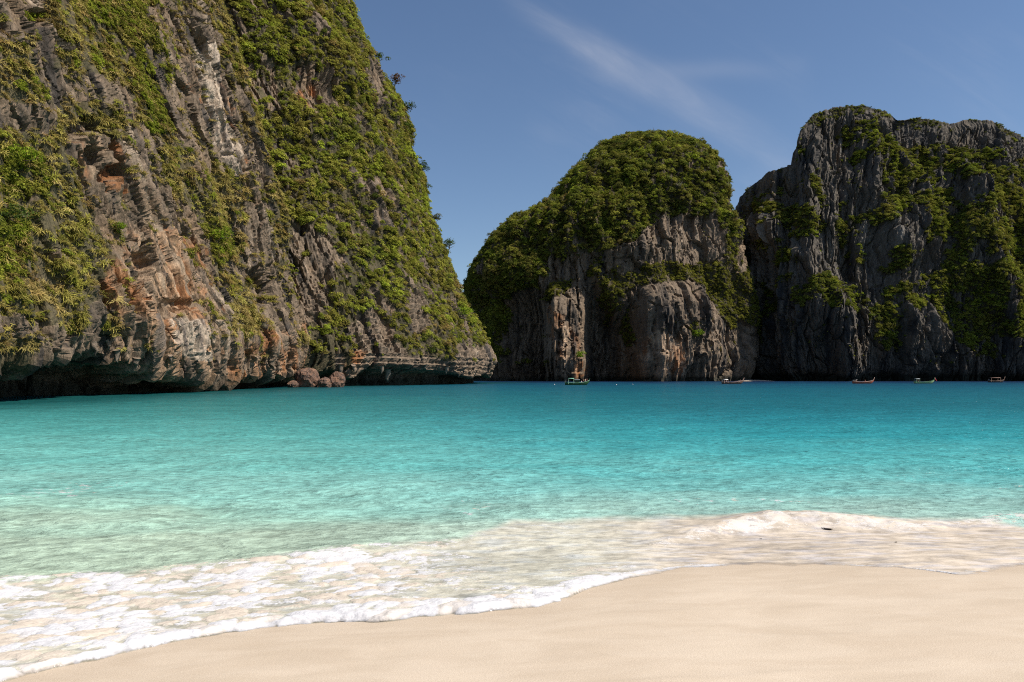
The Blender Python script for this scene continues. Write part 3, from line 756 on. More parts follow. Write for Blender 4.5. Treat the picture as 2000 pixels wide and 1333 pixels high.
# sand
xs = np.concatenate([np.linspace(-160, -16, 30)[:-1], np.linspace(-16, 20, 420), np.linspace(20, 160, 30)[1:]])
ys = np.concatenate([np.linspace(-40, 2.5, 20)[:-1], np.linspace(2.5, 18, 330), np.geomspace(18, 700, 70)[1:]])
X, Yg = np.meshgrid(xs, ys)
Zs = bed(X, Yg)
p = V3(X, Yg, 0*X)
for (cx_, cy_, ang, amp, wid_) in ((1.2, 5.3, 0.10, 0.014, 0.05), (3.2, 6.3, -0.12, 0.010, 0.08), (1.9, 7.4, 0.05, 0.008, 0.10), (4.6, 8.6, 0.1, 0.008, 0.12)):     # low swash ridges left by earlier waves
    dd = (Yg-cy_)-ang*(X-cx_)-0.10*fbm(p/1.3+cx_, 2)
    Zs += amp*np.exp(-np.where(dd > 0, dd/(wid_*0.4), dd/(wid_*3))**2)*np.exp(-((X-cx_)/1.1)**2)
me = new_mesh('beach_sand', V3(X, Yg, Zs).reshape(-1, 3), grid_faces(*X.shape))
wet = np.exp(-np.maximum(front(X)-Yg, 0)/0.9)
set_f(me, 'wet', wet)
M_sand, t, bs = material('white_sand')
pos = t.node('ShaderNodeNewGeometry').outputs['Position']
n1 = t.noise(t.scale(pos, (0.8, 1.6, 1.0)), 1.1, 5, 0.6, 0.5); n2 = t.noise(pos, 120.0, 3, 0.75); n4 = t.noise(pos, 60.0, 3, 0.6)
c = t.mix(t.remap(n1, 0.3, 0.7), (0.590, 0.482, 0.362, 1), (0.668, 0.558, 0.432, 1))
c = t.mix(t.remap(n2, 0.33, 0.72), t.mix(1.0, c, (0.80, 0.785, 0.77, 1), 'MULTIPLY'), c)
c = t.mix(t.math('MULTIPLY', t.attr('wet', out='Fac'), 0.45), c, t.mix(1.0, c, (0.80, 0.77, 0.73, 1), 'MULTIPLY'))
t.l.new(c, bs.inputs['Base Color']); bs.inputs['Roughness'].default_value = 0.75; bs.inputs['Specular IOR Level'].default_value = 0.25
n3 = t.math('ADD', t.math('MULTIPLY', n2, 0.25), n4)
t.l.new(t.bump(n3, 0.35, 0.01), bs.inputs['Normal'])
link('beach_sand', me, M_sand, kind='structure', label='pale wet sand beach in the foreground')

# sea: rows get longer with distance, columns fan out
rows = np.concatenate([np.arange(1640, 1330, -3.0), np.arange(1330, 990, -1.4), np.arange(990, 800, -1.9), np.arange(800, 741, -0.9)])
yr = CAMZ*F/(rows-HZ); yr = np.concatenate([yr, [760, 900, 1200, 2000]])
uc = np.linspace(-1, 1, 540); uc = uc*0.86+0.25*uc**3*0.9
X = uc[None, :]*(yr[:, None]+1.5); Yg = np.broadcast_to(yr[:, None], X.shape).copy()
p = V3(X, Yg, 0*X)
B = bed(X, Yg); dep = np.maximum(-B, 0)
Yfr = front(X)-0.20*fbm(p/0.8, 3)-0.10*fbm(p/0.35+3, 2)-0.07*fbm(p/0.17+5, 3); Ybk = backl(X)+0.35*fbm(p/1.4+7, 3)
dF = Yg-Yfr                                                  # metres behind the front edge of the swash
zone = (1-sstep(-0.5, 1.2, Yg-Ybk))*sstep(-0.02, 0.03, dF)    # inside the swash
pxm = CX+F*X/Yg
leftw = 1-sstep(1080, 1420, pxm)                             # the foam is thick on the left, thin on the right
res = np.clip(0.018*Yg, 0.05, 3)
def wave(lx, ly, ang, seed, amp):
    c_, s_ = math.cos(ang), math.sin(ang)
    q = V3((X*c_+Yg*s_)/lx, (-X*s_+Yg*c_)/ly, seed+0*X)
    fade = 1-sstep(0.25, 0.6, res/min(lx, ly))
    return amp*fade*fbm(q, 2)
H = wave(1.3, 1.0, 0.35, 1, 0.085)+wave(0.7, 0.5, 0.1, 2, 0.060)+wave(0.34, 0.26, 0.5, 9, 0.028)+wave(3.6, 2.6, 0.3, 3, 0.09)+wave(9, 7, 0.15, 4, 0.13)
H *= 0.08+0.92*sstep(0.05, 0.6, dep)
# small bore rolling in: sandy crest on the right, low humps left
crp = np.array([(-300, 1150), (300, 1110), (560, 1092), (640, 1082), (900, 1060), (1150, 1075), (1240, 1078), (1290, 1062), (1350, 1040), (1430, 1020), (1500, 1008), (1600, 1006), (1700, 1014), (1790, 1030), (1850, 1022), (1950, 1010), (2300, 1005)], float)
amp = np.interp(pxm, [-300, 300, 560, 640, 900, 1200, 1300, 1420, 1600, 1760, 1850, 1950, 2300], [0.01, 0.02, 0.06, 0.08, 0.03, 0.04, 0.08, 0.16, 0.19, 0.12, 0.06, 0.10, 0.10])
cr = (CAMZ-amp*0.8)*F/(np.interp(pxm, crp[:, 0], crp[:, 1])-HZ)+0.22*fbm(p/1.1+2, 3)+0.07*fbm(p/0.3+2, 2)
dd = Yg-cr
bore = amp*np.exp(-np.where(dd < 0, dd/0.75, dd/1.0)**2)
H = H+bore*(1+0.55*fbm(p/0.5, 4, 0.6))
film = 0.035+0.02*fbm(p/0.8, 2)
lipw = lerp(0.004, 0.046*(0.65+0.7*np.clip(fbm(p/0.9+31, 3)+0.4, 0, 1)), leftw)
edge = (1-np.exp(-np.maximum(dF, 0)/0.13))*np.exp(-np.maximum(dF-0.1, 0)/0.6)*lipw+film*(1-np.exp(-np.maximum(dF, 0)/lerp(0.9, 0.3, leftw)))
sheet = B+edge
lvl = H+0.0
k = 0.03
mx = np.maximum(sheet, lvl)+k*np.log1p(np.exp(-np.abs(sheet-lvl)/k))
Zw = np.where(dF > 0, mx, B+np.clip(dF, -0.2, 0)*0.5)
Zw = np.where(dF > 0, np.minimum(mx, B+edge+np.maximum(dF, 0)*0.25+0.002), Zw)
# foam: blobs (cells), stretched along the shore, with lilac gaps
warp = V3(0.25*fbm(p/0.7, 2), 0.25*fbm(p/0.7+9, 2), 0*X)
q = (p+warp)/V3(0.30, 0.30, 1.0)
f1, f2, cid = worley(V3(q[..., 0], q[..., 1], 0.5+0*X))
g1, g2, cid2 = worley(V3(q[..., 0]*2.7+2*warp[..., 0], q[..., 1]*2.7, 3.5+0*X))
lump = np.sqrt(np.clip(1-(f1/0.85)**2, 0, 1))*0.62+np.sqrt(np.clip(1-(g1/0.9)**2, 0, 1))*0.38
gap = sstep(0.02, 0.22, f2-f1+0.10*fbm(p/0.1, 2))
tex = fbm(p/V3(1.1, 0.7, 1)+20, 4, 0.6)
fbw = lerp(0.10, 0.42, leftw)*(0.75+1.9*fbm(p/1.1+9, 3))+0.03
frontband = np.exp(-(np.maximum(dF-0.10, 0)/np.maximum(fbw, 0.03))**2)*sstep(-0.01, 0.05, dF)*lerp(np.clip(0.35+1.2*fbm(p/V3(1.0, 1.0, 1)+3, 3), 0, 0.9), 0.78+0.22*gap+0.25*fbm(p/0.3, 2), leftw)
lz = np.maximum(1-sstep(650, 1020, pxm), leftw*(1-sstep(0.5, 1.5, dF)))
lace = sstep(-0.28, 0.30, tex+0.30*(lump-0.5)+0.25*(leftw-0.9))*(0.25+0.75*lz)*zone*lerp(0.25, 0.95, leftw)*sstep(0.0, 0.6, Ybk-Yg+0.2)*(0.45+0.55*gap)
crest = np.exp(-np.where(dd < 0, dd/0.75, dd/0.30)**2)*np.clip(amp*5.4, 0, 0.92)*sstep(-0.60, 0.20, fbm(p/0.7+1, 4, 0.6))*sstep(-0.05, 0.1, dF)
foam = np.clip(np.maximum(np.maximum(frontband, lace), crest), 0, 1)
sparkle_fleck = sstep(0.50, 0.72, ridged(p/V3(0.9, 0.6, 1)+66, 3)+0.25*fbm(p/3.5+2, 2)-0.12)*sstep(0.02, 0.35, fbm(p/V3(5, 3, 1)+41, 2))*sstep(0.5, 2.0, Yg-Ybk)*(1-sstep(17, 27, Yg))  # thin foam flecks that also paint in bright sparkle over the shallows
Zw += foam*zone*lerp(0.012, 0.058, leftw)*(lump-0.35+0.25*fbm(p/0.07, 2))*sstep(0.0, 0.12, dF)
# colours (albedo of the water body, of what floats in it, and painted cliff reflections)
ymap = [0, 13.5, 15.8, 19.5, 25, 36, 52, 75, 120, 170, 260, 330, 400, 3000]
cl_ = lin([(186, 200, 176), (180, 202, 180), (165, 205, 186), (150, 212, 200), (130, 206, 196), (106, 194, 187), (84, 178, 174), (64, 162, 160), (44, 140, 144), (32, 124, 136), (22, 104, 128), (14, 84, 116), (10, 60, 98), (10, 60, 98)])
cr_ = lin([(186, 204, 190), (180, 206, 192), (165, 208, 196), (134, 204, 198), (96, 192, 192), (58, 170, 178), (42, 152, 166), (34, 140, 156), (26, 128, 148), (22, 120, 144), (16, 102, 134), (10, 80, 120), (8, 52, 96), (8, 52, 96)])  # far end: deep water with the cliffs' reflection put into the colour
yq = np.exp(np.log(np.maximum(Yg, 1))+0.30*fbm(p/V3(40, 16, 1)+3, 3)*sstep(30, 90, Yg)+0.16*fbm(p/V3(14, 5, 1), 3)+0.10*fbm(p/V3(5, 1.6, 1)+6, 2))
rt = sstep(300, 1500, pxm)[..., None]
wc = np.stack([np.interp(yq, ymap, cl_[:, i]) for i in range(3)], -1)*(1-rt)+np.stack([np.interp(yq, ymap, cr_[:, i]) for i in range(3)], -1)*rt
wc *= (0.50+0.24*(1-sstep(22, 75, Yg))+0.20*(1-sstep(12, 22, Yg)))[..., None]
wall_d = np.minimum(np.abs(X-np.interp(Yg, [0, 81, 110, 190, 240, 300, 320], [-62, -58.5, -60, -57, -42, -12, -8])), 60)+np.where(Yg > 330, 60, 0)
wc = lerp(wc, lin([(14, 84, 84)])[0]*0.62, ((1-sstep(2, 24, wall_d+5*fbm(p/V3(16, 10, 1)+3, 3)))*0.80*sstep(50, 75, Yg))[..., None])  # deeper water by the walls, their dark reflection painted into its colour
turb = lerp(np.array([0.625, 0.525, 0.42])*np.ones_like(wc), np.array([0.575, 0.52, 0.495]), sstep(-0.1, 0.4, fbm(p/V3(0.7, 0.25, 1)+8, 3))[..., None])
mz = (1-sstep(-0.7, 0.2, Yg-Ybk-0.35*fbm(p/0.9, 3)))*lerp(0.72, 1.0, 1-leftw)
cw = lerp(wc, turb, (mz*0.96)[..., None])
fo = np.array([0.620, 0.608, 0.612]); sandy = np.array([0.575, 0.475, 0.355])
fcol = lerp(fo, sandy, (sstep(0.66, 0.78, cid+0.25*fbm(p/0.8+2, 2))*0.75*(1-frontband*0.55)*np.ones_like(X))[..., None])
fcol = lerp(fcol, np.array([0.66, 0.595, 0.51]), (np.clip(crest*1.2, 0, 1)*(1-leftw*0.6))[..., None])
fa = np.maximum(np.maximum(foam*lerp(0.35, 1.0, sstep(0.15, 0.75, lump)), crest), sparkle_fleck*0.42)
alpha = np.clip(sstep(0.02, 0.25, dF)*0.92+fa+0.2*sstep(0.2, 0.9, dep), 0.0, 1.0)
keep = (dF > -0.25)
V = V3(X, Yg, Zw)
fc = grid_faces(*X.shape)
kf = keep.ravel()[fc].any(1)
isfoam = (foam*zone).ravel()[fc].mean(1) > 0.45
M_sea, t, bs = material('clear_sea_water')
t.n.remove(bs)
pos = t.node('ShaderNodeNewGeometry').outputs['Position']
fm = t.attr('foam', out='Fac'); al_ = t.attr('alpha', out='Fac'); wcol = t.attr('water')
nA_ = t.noise(t.scale(pos, (0.8, 1.1, 1)), 3.2, 4, 0.65, 0.15); nB_ = t.noise(t.scale(pos, (0.7, 1.0, 1)), 0.5, 4, 0.6, 0.2); nC_ = t.noise(pos, 34.0, 3, 0.6)
calm = t.math('SUBTRACT', 1.0, t.attr('turbid', out='Fac'))
b1 = t.bump(nB_, 0.6, 0.9); b2 = t.bump(nA_, 0.8, 0.16, b1)
for q_, k_ in ((b1.node, 0.6), (b2.node, 0.8)): t.l.new(t.math('MULTIPLY', calm, k_), q_.inputs['Strength'])
b3a = t.bump(nC_, 0.35, 0.012, b2)
b3 = None
vo = t.node('ShaderNodeTexVoronoi', feature='F1', distance='EUCLIDEAN'); vo.inputs['Scale'].default_value = 9.0
wv = t.node('ShaderNodeTexNoise'); wv.inputs['Scale'].default_value = 5.0; wv.inputs['Detail'].default_value = 3.0; t.l.new(pos, wv.inputs['Vector'])
t.l.new(t.vmath('ADD', t.scale(pos, (0.75, 1.0, 1.0)), t.scale(wv.outputs['Color'], (0.16, 0.16, 0.0))), vo.inputs['Vector'])
vo2 = t.node('ShaderNodeTexVoronoi', feature='F1'); vo2.inputs['Scale'].default_value = 27.0; t.l.new(t.vmath('ADD', pos, t.scale(wv.outputs['Color'], (0.05, 0.05, 0.0))), vo2.inputs['Vector'])
pat = t.math('ADD', t.math('ADD', t.math('MULTIPLY', vo.outputs['Distance'], 0.62), t.math('MULTIPLY', vo2.outputs['Distance'], 0.28)), t.math('MULTIPLY', t.math('SUBTRACT', nC_, 0.5), 0.5))
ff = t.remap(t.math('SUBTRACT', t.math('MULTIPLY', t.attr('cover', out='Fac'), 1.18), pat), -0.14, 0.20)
kk = t.math('MULTIPLY', t.remap(nA_, 0.34, 0.60, 0.64, 1.10, False), t.remap(nB_, 0.3, 0.7, 0.80, 1.14, False))  # seabed mottling, with caustics and wavelet shading multiplied into the water colour
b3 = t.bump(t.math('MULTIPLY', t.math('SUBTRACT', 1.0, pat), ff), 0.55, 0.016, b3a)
sc_ = t.node('ShaderNodeVectorMath', operation='SCALE'); t.l.new(wcol, sc_.inputs[0]); t.l.new(kk, sc_.inputs['Scale'])
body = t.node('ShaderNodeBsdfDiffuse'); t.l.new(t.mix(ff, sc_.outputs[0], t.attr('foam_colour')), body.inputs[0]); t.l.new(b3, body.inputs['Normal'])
trn = t.node('ShaderNodeBsdfTransparent')
m1 = t.node('ShaderNodeMixShader'); t.l.new(al_, m1.inputs[0]); t.l.new(trn.outputs[0], m1.inputs[1]); t.l.new(body.outputs[0], m1.inputs[2])
gl = t.node('ShaderNodeBsdfGlossy'); gl.inputs['Roughness'].default_value = 0.2; t.l.new(b2, gl.inputs['Normal'])
gl.inputs[0].default_value = (0.8, 0.8, 0.8, 1)
fz = t.node('ShaderNodeFresnel'); fz.inputs[0].default_value = 1.25; t.l.new(b2, fz.inputs['Normal'])
fz2 = t.math('MULTIPLY', t.math('MINIMUM', fz.outputs[0], 0.24), t.math('SUBTRACT', 1.0, t.math('MULTIPLY', t.math('MAXIMUM', fm, t.attr('turbid', out='Fac')), 0.9)))
m2 = t.node('ShaderNodeMixShader'); t.l.new(fz2, m2.inputs[0]); t.l.new(m1.outputs[0], m2.inputs[1]); t.l.new(gl.outputs[0], m2.inputs[2])
t.l.new(m2.outputs[0], t.n['Material Output'].inputs[0])
for nm, sel, props in (('sea', kf & ~isfoam, dict(kind='structure', label='turquoise sea water of the bay')), ('sea_foam', kf & isfoam, dict(kind='stuff', label='white and sandy foam of the wave running up the beach', category='foam'))):
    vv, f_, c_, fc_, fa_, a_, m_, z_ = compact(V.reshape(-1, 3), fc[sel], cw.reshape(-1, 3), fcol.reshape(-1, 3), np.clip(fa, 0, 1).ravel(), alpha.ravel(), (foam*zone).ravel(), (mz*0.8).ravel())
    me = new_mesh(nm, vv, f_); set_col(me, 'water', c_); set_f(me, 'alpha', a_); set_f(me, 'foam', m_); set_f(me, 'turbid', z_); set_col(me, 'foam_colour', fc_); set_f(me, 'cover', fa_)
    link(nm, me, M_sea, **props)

# ------------------------------------------------------------------ things
def at_pixel(P, n, px_, py_, facing=True):
    """surface point of a grid that projects nearest to a pixel"""
    x, y = proj(P); d = (x-px_)**2+(y-py_)**2
    if facing:
        cen = P-np.array([0, 0, CAMZ]); d = d+1e4*((n*cen).sum(-1) > 0)
    i = np.unravel_index(np.argmin(d), d.shape)
    return P[i], n[i]
def join(parts):
    """list of (verts, quads) -> one"""
    V_, F_, k = [], [], 0
    for v_, f_ in parts: V_.append(np.asarray(v_, float)); F_.append(np.asarray(f_)+k); k += len(v_)
    return np.concatenate(V_), np.concatenate(F_)
def tube(pts, rad, n=7, cap=True):
    """tapered tube along a polyline, as quads"""
    pts = np.asarray(pts, float); rad = np.broadcast_to(rad, len(pts)); V_ = []
    for k in range(len(pts)):
        d = pts[min(k+1, len(pts)-1)]-pts[max(k-1, 0)]; d /= np.linalg.norm(d)+1e-9
        a = np.cross(d, [0.31, 0.2, 0.93] if abs(d[2]) < 0.9 else [1, 0, 0]); a /= np.linalg.norm(a); b = np.cross(d, a)
        for j in range(n):
            t_ = 2*math.pi*j/n; V_.append(pts[k]+rad[k]*(a*math.cos(t_)+b*math.sin(t_)))
    F_ = [[k*n+j, k*n+(j+1) % n, (k+1)*n+(j+1) % n, (k+1)*n+j] for k in range(len(pts)-1) for j in range(n)]
    if cap:
        for k in (0, len(pts)-1):
            c0 = len(V_); V_.append(pts[k]); ring = [k*n+j for j in range(n)]
            F_ += [[ring[j], ring[(j+1) % n], c0, c0] for j in range(n)]
    return np.array(V_), np.array(F_)
def boxq(c, s_):
    c = np.asarray(c, float); h_ = np.asarray(s_, float)/2
    v_ = np.array([[x, y, z] for x in (-1, 1) for y in (-1, 1) for z in (-1, 1)])*h_+c
    return v_, np.array([[0, 1, 3, 2], [4, 6, 7, 5], [0, 4, 5, 1], [2, 3, 7, 6], [0, 2, 6, 4], [1, 5, 7, 3]])
def qmesh(name, vf, mat, parent=None, smooth=True, **props):
    v_, f_ = vf
    me = bpy.data.meshes.new(name)
    me.from_pydata([tuple(x) for x in v_], [], [tuple(dict.fromkeys(int(i) for i in q)) for q in f_])
    me.polygons.foreach_set('use_smooth', np.full(len(me.polygons), smooth)); me.update()
    return link(name, me, mat, parent, **props)

# ---- trees and shrubs that stand out from the green
def tint_material(name, c):
    m, t, bs = material(name)
    r_ = t.attr('shade', 'GEOMETRY', 'Fac'); k_ = t.remap(r_, 0.0, 1.0, 0.55, 1.4, False)
    sc2 = t.node('ShaderNodeVectorMath', operation='SCALE'); sc2.inputs[0].default_value = c; t.l.new(k_, sc2.inputs['Scale'])
    d = t.node('ShaderNodeBsdfDiffuse'); t.l.new(sc2.outputs[0], d.inputs[0])
    tr = t.node('ShaderNodeBsdfTranslucent'); t.l.new(sc2.outputs[0], tr.inputs[0])
    mx_ = t.node('ShaderNodeMixShader'); mx_.inputs[0].default_value = 0.25
    t.l.new(d.outputs[0], mx_.inputs[1]); t.l.new(tr.outputs[0], mx_.inputs[2])
    t.l.new(mx_.outputs[0], t.n['Material Output'].inputs[0])
    return m
M_bark = plain('grey_bark', (0.13, 0.105, 0.08), 0.9, 0.3, 3.0)
LM = {'dark': tint_material('dark_leaves', (0.055, 0.085, 0.018)), 'bright': tint_material('bright_leaves', (0.165, 0.240, 0.018)),
      'brown': tint_material('russet_leaves', (0.150, 0.085, 0.040)), 'olive': tint_material('olive_leaves', (0.130, 0.125, 0.026)), 'mid': tint_material('mid_leaves', (0.085, 0.120, 0.020))}
def tree(name, label, cat, P0, n0, h_, rad, leafkind, leaf, nl, seed, group, lean=0.35, lobes=9):
    r = np.random.default_rng(seed)
    root = empty(name, tuple(P0-n0*0.4)); tag(root, label, cat, group)
    out = np.array([n0[0], n0[1], 0.0])*lean*h_
    top = out+np.array([0, 0, h_*0.62])
    mid = out*0.35+np.array([r.normal()*0.1*h_, 0, h_*0.33])
    parts = [tube([np.zeros(3), mid, top], [0.055*h_, 0.042*h_, 0.022*h_])]
    for k in range(6):
        st_ = lerp(mid, top, r.uniform(0, 0.9)); d = r.normal(size=3)*np.array([1, 1, 0.45]); d[2] = abs(d[2])+0.25; d /= np.linalg.norm(d)
        parts.append(tube([st_, st_+d*rad*0.5+r.normal(size=3)*0.05*rad, st_+d*rad*0.95], [0.02*h_, 0.013*h_, 0.005*h_], 5))
    qmesh('trunk', join(parts), M_bark, root)
    v_, f_, sh = leaf_quads(nl, rad, leaf, 0.8, lobes, seed+5)
    v_ = v_+top+np.array([0, 0, -0.1*rad])
    me = new_mesh('crown', v_, f_, False); set_f(me, 'shade', sh); link('crown', me, LM[leafkind], root)
    return root
trees = [('B', 779, 172, 'russet tree leaning out from the skyline of the headland', 'tree', 5.5, 2.9, 'brown', .30), ('B', 790, 226, 'dark round tree on the headland skyline below the russet tree', 'tree', 6.0, 3.4, 'dark', .32),
         ('B', 788, 262, 'drooping dark tree hanging off the steep skyline of the headland', 'tree', 4.6, 2.4, 'mid', .28), ('B', 820, 342, 'bushy dark tree at the step halfway down the headland skyline', 'tree', 5.2, 3.0, 'dark', .30),
         ('B', 828, 378, 'small tree overhanging the sky just under the step of the headland', 'tree', 4.4, 2.2, 'mid', .26), ('B', 874, 494, 'feathery thin tree low on the headland skyline beside the gap', 'tree', 6.4, 2.6, 'mid', .24),
         ('B', 846, 440, 'olive tree on the lower headland skyline', 'tree', 4.6, 2.5, 'olive', .28), ('B', 735, 128, 'green tree high on the headland skyline near the top of the picture', 'tree', 5.0, 2.8, 'mid', .30),
         ('A', 45, 335, 'bright green leafy shrub at the far left of the near cliff', 'shrub', 2.2, 2.2, 'bright', .17), ('A', 427, 482, 'rounded bright green shrub alone on the ramp of the near cliff', 'shrub', 2.6, 2.7, 'bright', .19),
         ('A', 12, 448, 'dark green shrub at the left picture edge of the near cliff', 'shrub', 2.4, 2.1, 'dark', .17), ('A', 232, 452, 'small yellow-green shrub over the rusty slab of the near cliff', 'shrub', 1.3, 1.1, 'bright', .12),
         ('B', 905, 628, 'bright green tree low on the right shoulder of the headland', 'tree', 5.0, 3.2, 'bright', .30),
         ('C', 1125, 704, 'bright green shrub just above the water at the foot of the middle cliff', 'shrub', 4.0, 3.4, 'bright', .34), ('C', 1357, 664, 'bright green shrub alone on the pale rock of the middle cliff', 'shrub', 3.6, 3.2, 'bright', .34),
         ('D', 1746, 655, 'olive green shrub alone low on the dark right cliff', 'shrub', 6.0, 5.0, 'olive', .42)]
SURF = {'A': (PA, NRA), 'B': (Pb, nB), 'C': (Pc, nC), 'D': (Pd, nD)}
for k, (sf, px_, py_, lab, cat, h_, rad, lk, lf) in enumerate(trees):
    P0, n0 = at_pixel(*SURF[sf], px_, py_)
    tree('cliff_tree' if cat == 'tree' else 'cliff_shrub', lab, cat, P0, n0, h_, rad, lk, lf, 520, 300+k, 'trees and shrubs that stand out on the cliffs', 0.3 if cat == 'tree' else 0.5)

# ---- boulders at the foot of the fold, dripstone under the overhangs
M_boulder = None
def boulder_material():
    m, t, bs = material('red_brown_boulder')
    pos = t.node('ShaderNodeNewGeometry').outputs['Position']
    n1 = t.noise(pos, 0.8, 5, 0.65); n2 = t.noise(pos, 3.5, 4, 0.6)
    c = t.mix(t.remap(n1, 0.35, 0.65), (0.085, 0.055, 0.042, 1), (0.27, 0.145, 0.088, 1))
    c = t.mix(t.remap(n2, 0.5, 0.75), c, (0.10, 0.085, 0.07, 1)); t.l.new(c, bs.inputs['Base Color'])
    bs.inputs['Roughness'].default_value = 0.9; t.l.new(t.bump(n2, 0.9, 0.4), bs.inputs['Normal'])
    return m
M_boulder = boulder_material()
def boulder(px_, dist, size, lab, seed):
    x = (px_-CX)/F*dist
    bm = bmesh.new(); bmesh.ops.create_icosphere(bm, subdivisions=4, radius=1.0)
    co = np.array([v_.co[:] for v_ in bm.verts])
    d = 1+0.30*fbm(co*0.9+seed, 3)+0.16*ridged(co*1.7+seed, 3)
    f1, f2, c = worley(np.stack([co[:, 0]*1.6+seed, co[:, 2]*1.6+co[:, 1], co[:, 1]*0], -1))
    d += 0.16*(c-0.5)-0.06*(1-sstep(0.02, 0.15, f2-f1))
    co = co*d[:, None]*np.array(size)/2
    for v_, q_ in zip(bm.verts, co): v_.co = q_
    me = bpy.data.meshes.new('boulder'); bm.to_mesh(me); bm.free()
    o = link('boulder', me, M_boulder); o.location = (x, dist, size[2]*0.32)
    tag(o, lab, 'boulder', 'boulders at the foot of the cliff')
for a_ in ((600, 192, (6.4, 5.0, 6.2), 'largest red-brown boulder at the foot of the headland', 3.3), (634, 190, (3.4, 3.2, 3.0), 'low dark boulder between two larger ones at the waterline', 8.1),
           (658, 193, (4.2, 3.6, 4.6), 'knobbly red-brown boulder at the left end of the dark undercut', 12.7), (572, 189, (2.6, 2.4, 2.2), 'small boulder under the end of the near cliff', 17.9)):
    boulder(*a_)
headland = bpy.data.objects['limestone_headland']
def dripstone(P, n, px_, py_, L, r_, parent, seed, mat):
    r = np.random.default_rng(seed); P0, n0 = at_pixel(P, n, px_, py_, False)
    P0 = P0+np.array([0.2, -0.6, 0.5])
    pts = [P0+np.array([r.normal()*0.12, r.normal()*0.12, -L*t_]) for t_ in (0, .2, .4, .6, .8, 1)]
    v_, f_ = tube(pts, [r_*1.5, r_*1.15, r_, r_*0.75, r_*0.5, r_*0.12], 8)
    v_ = v_+0.16*r_*np.stack([pn(v_*1.3), pn(v_*1.3+7), 0*v_[:, 0]], -1)*2
    o = qmesh('stalactite', (v_, f_), mat, parent); a = o.data.attributes.new('rock', 'FLOAT_COLOR', 'POINT')
    a.data.foreach_set('color', np.tile(np.array([0.25, 0.19, 0.14, 1], np.float32), len(v_)))
for k, (px_, py_, L, r_) in enumerate(((756, 722, 4.2, 0.9), (744, 720, 2.2, 0.6), (667, 716, 3.2, 0.7), (690, 716, 2.0, 0.5), (872, 722, 2.2, 0.6), (895, 724, 3.0, 0.8), (830, 716, 1.6, 0.5))):
    dripstone(Pb, nB, px_, py_, L, r_, headland, 500+k, M_rock_near)
for k, (px_, py_, L, r_) in enumerate(((143, 690, 1.5, 0.32), (186, 676, 1.9, 0.35), (214, 672, 1.3, 0.28), (232, 690, 2.0, 0.38), (268, 705, 1.9, 0.45), (335, 700, 1.4, 0.35))):
    dripstone(PA, NRA, px_, py_, L, r_, near_cliff, 540+k, M_rock_near)

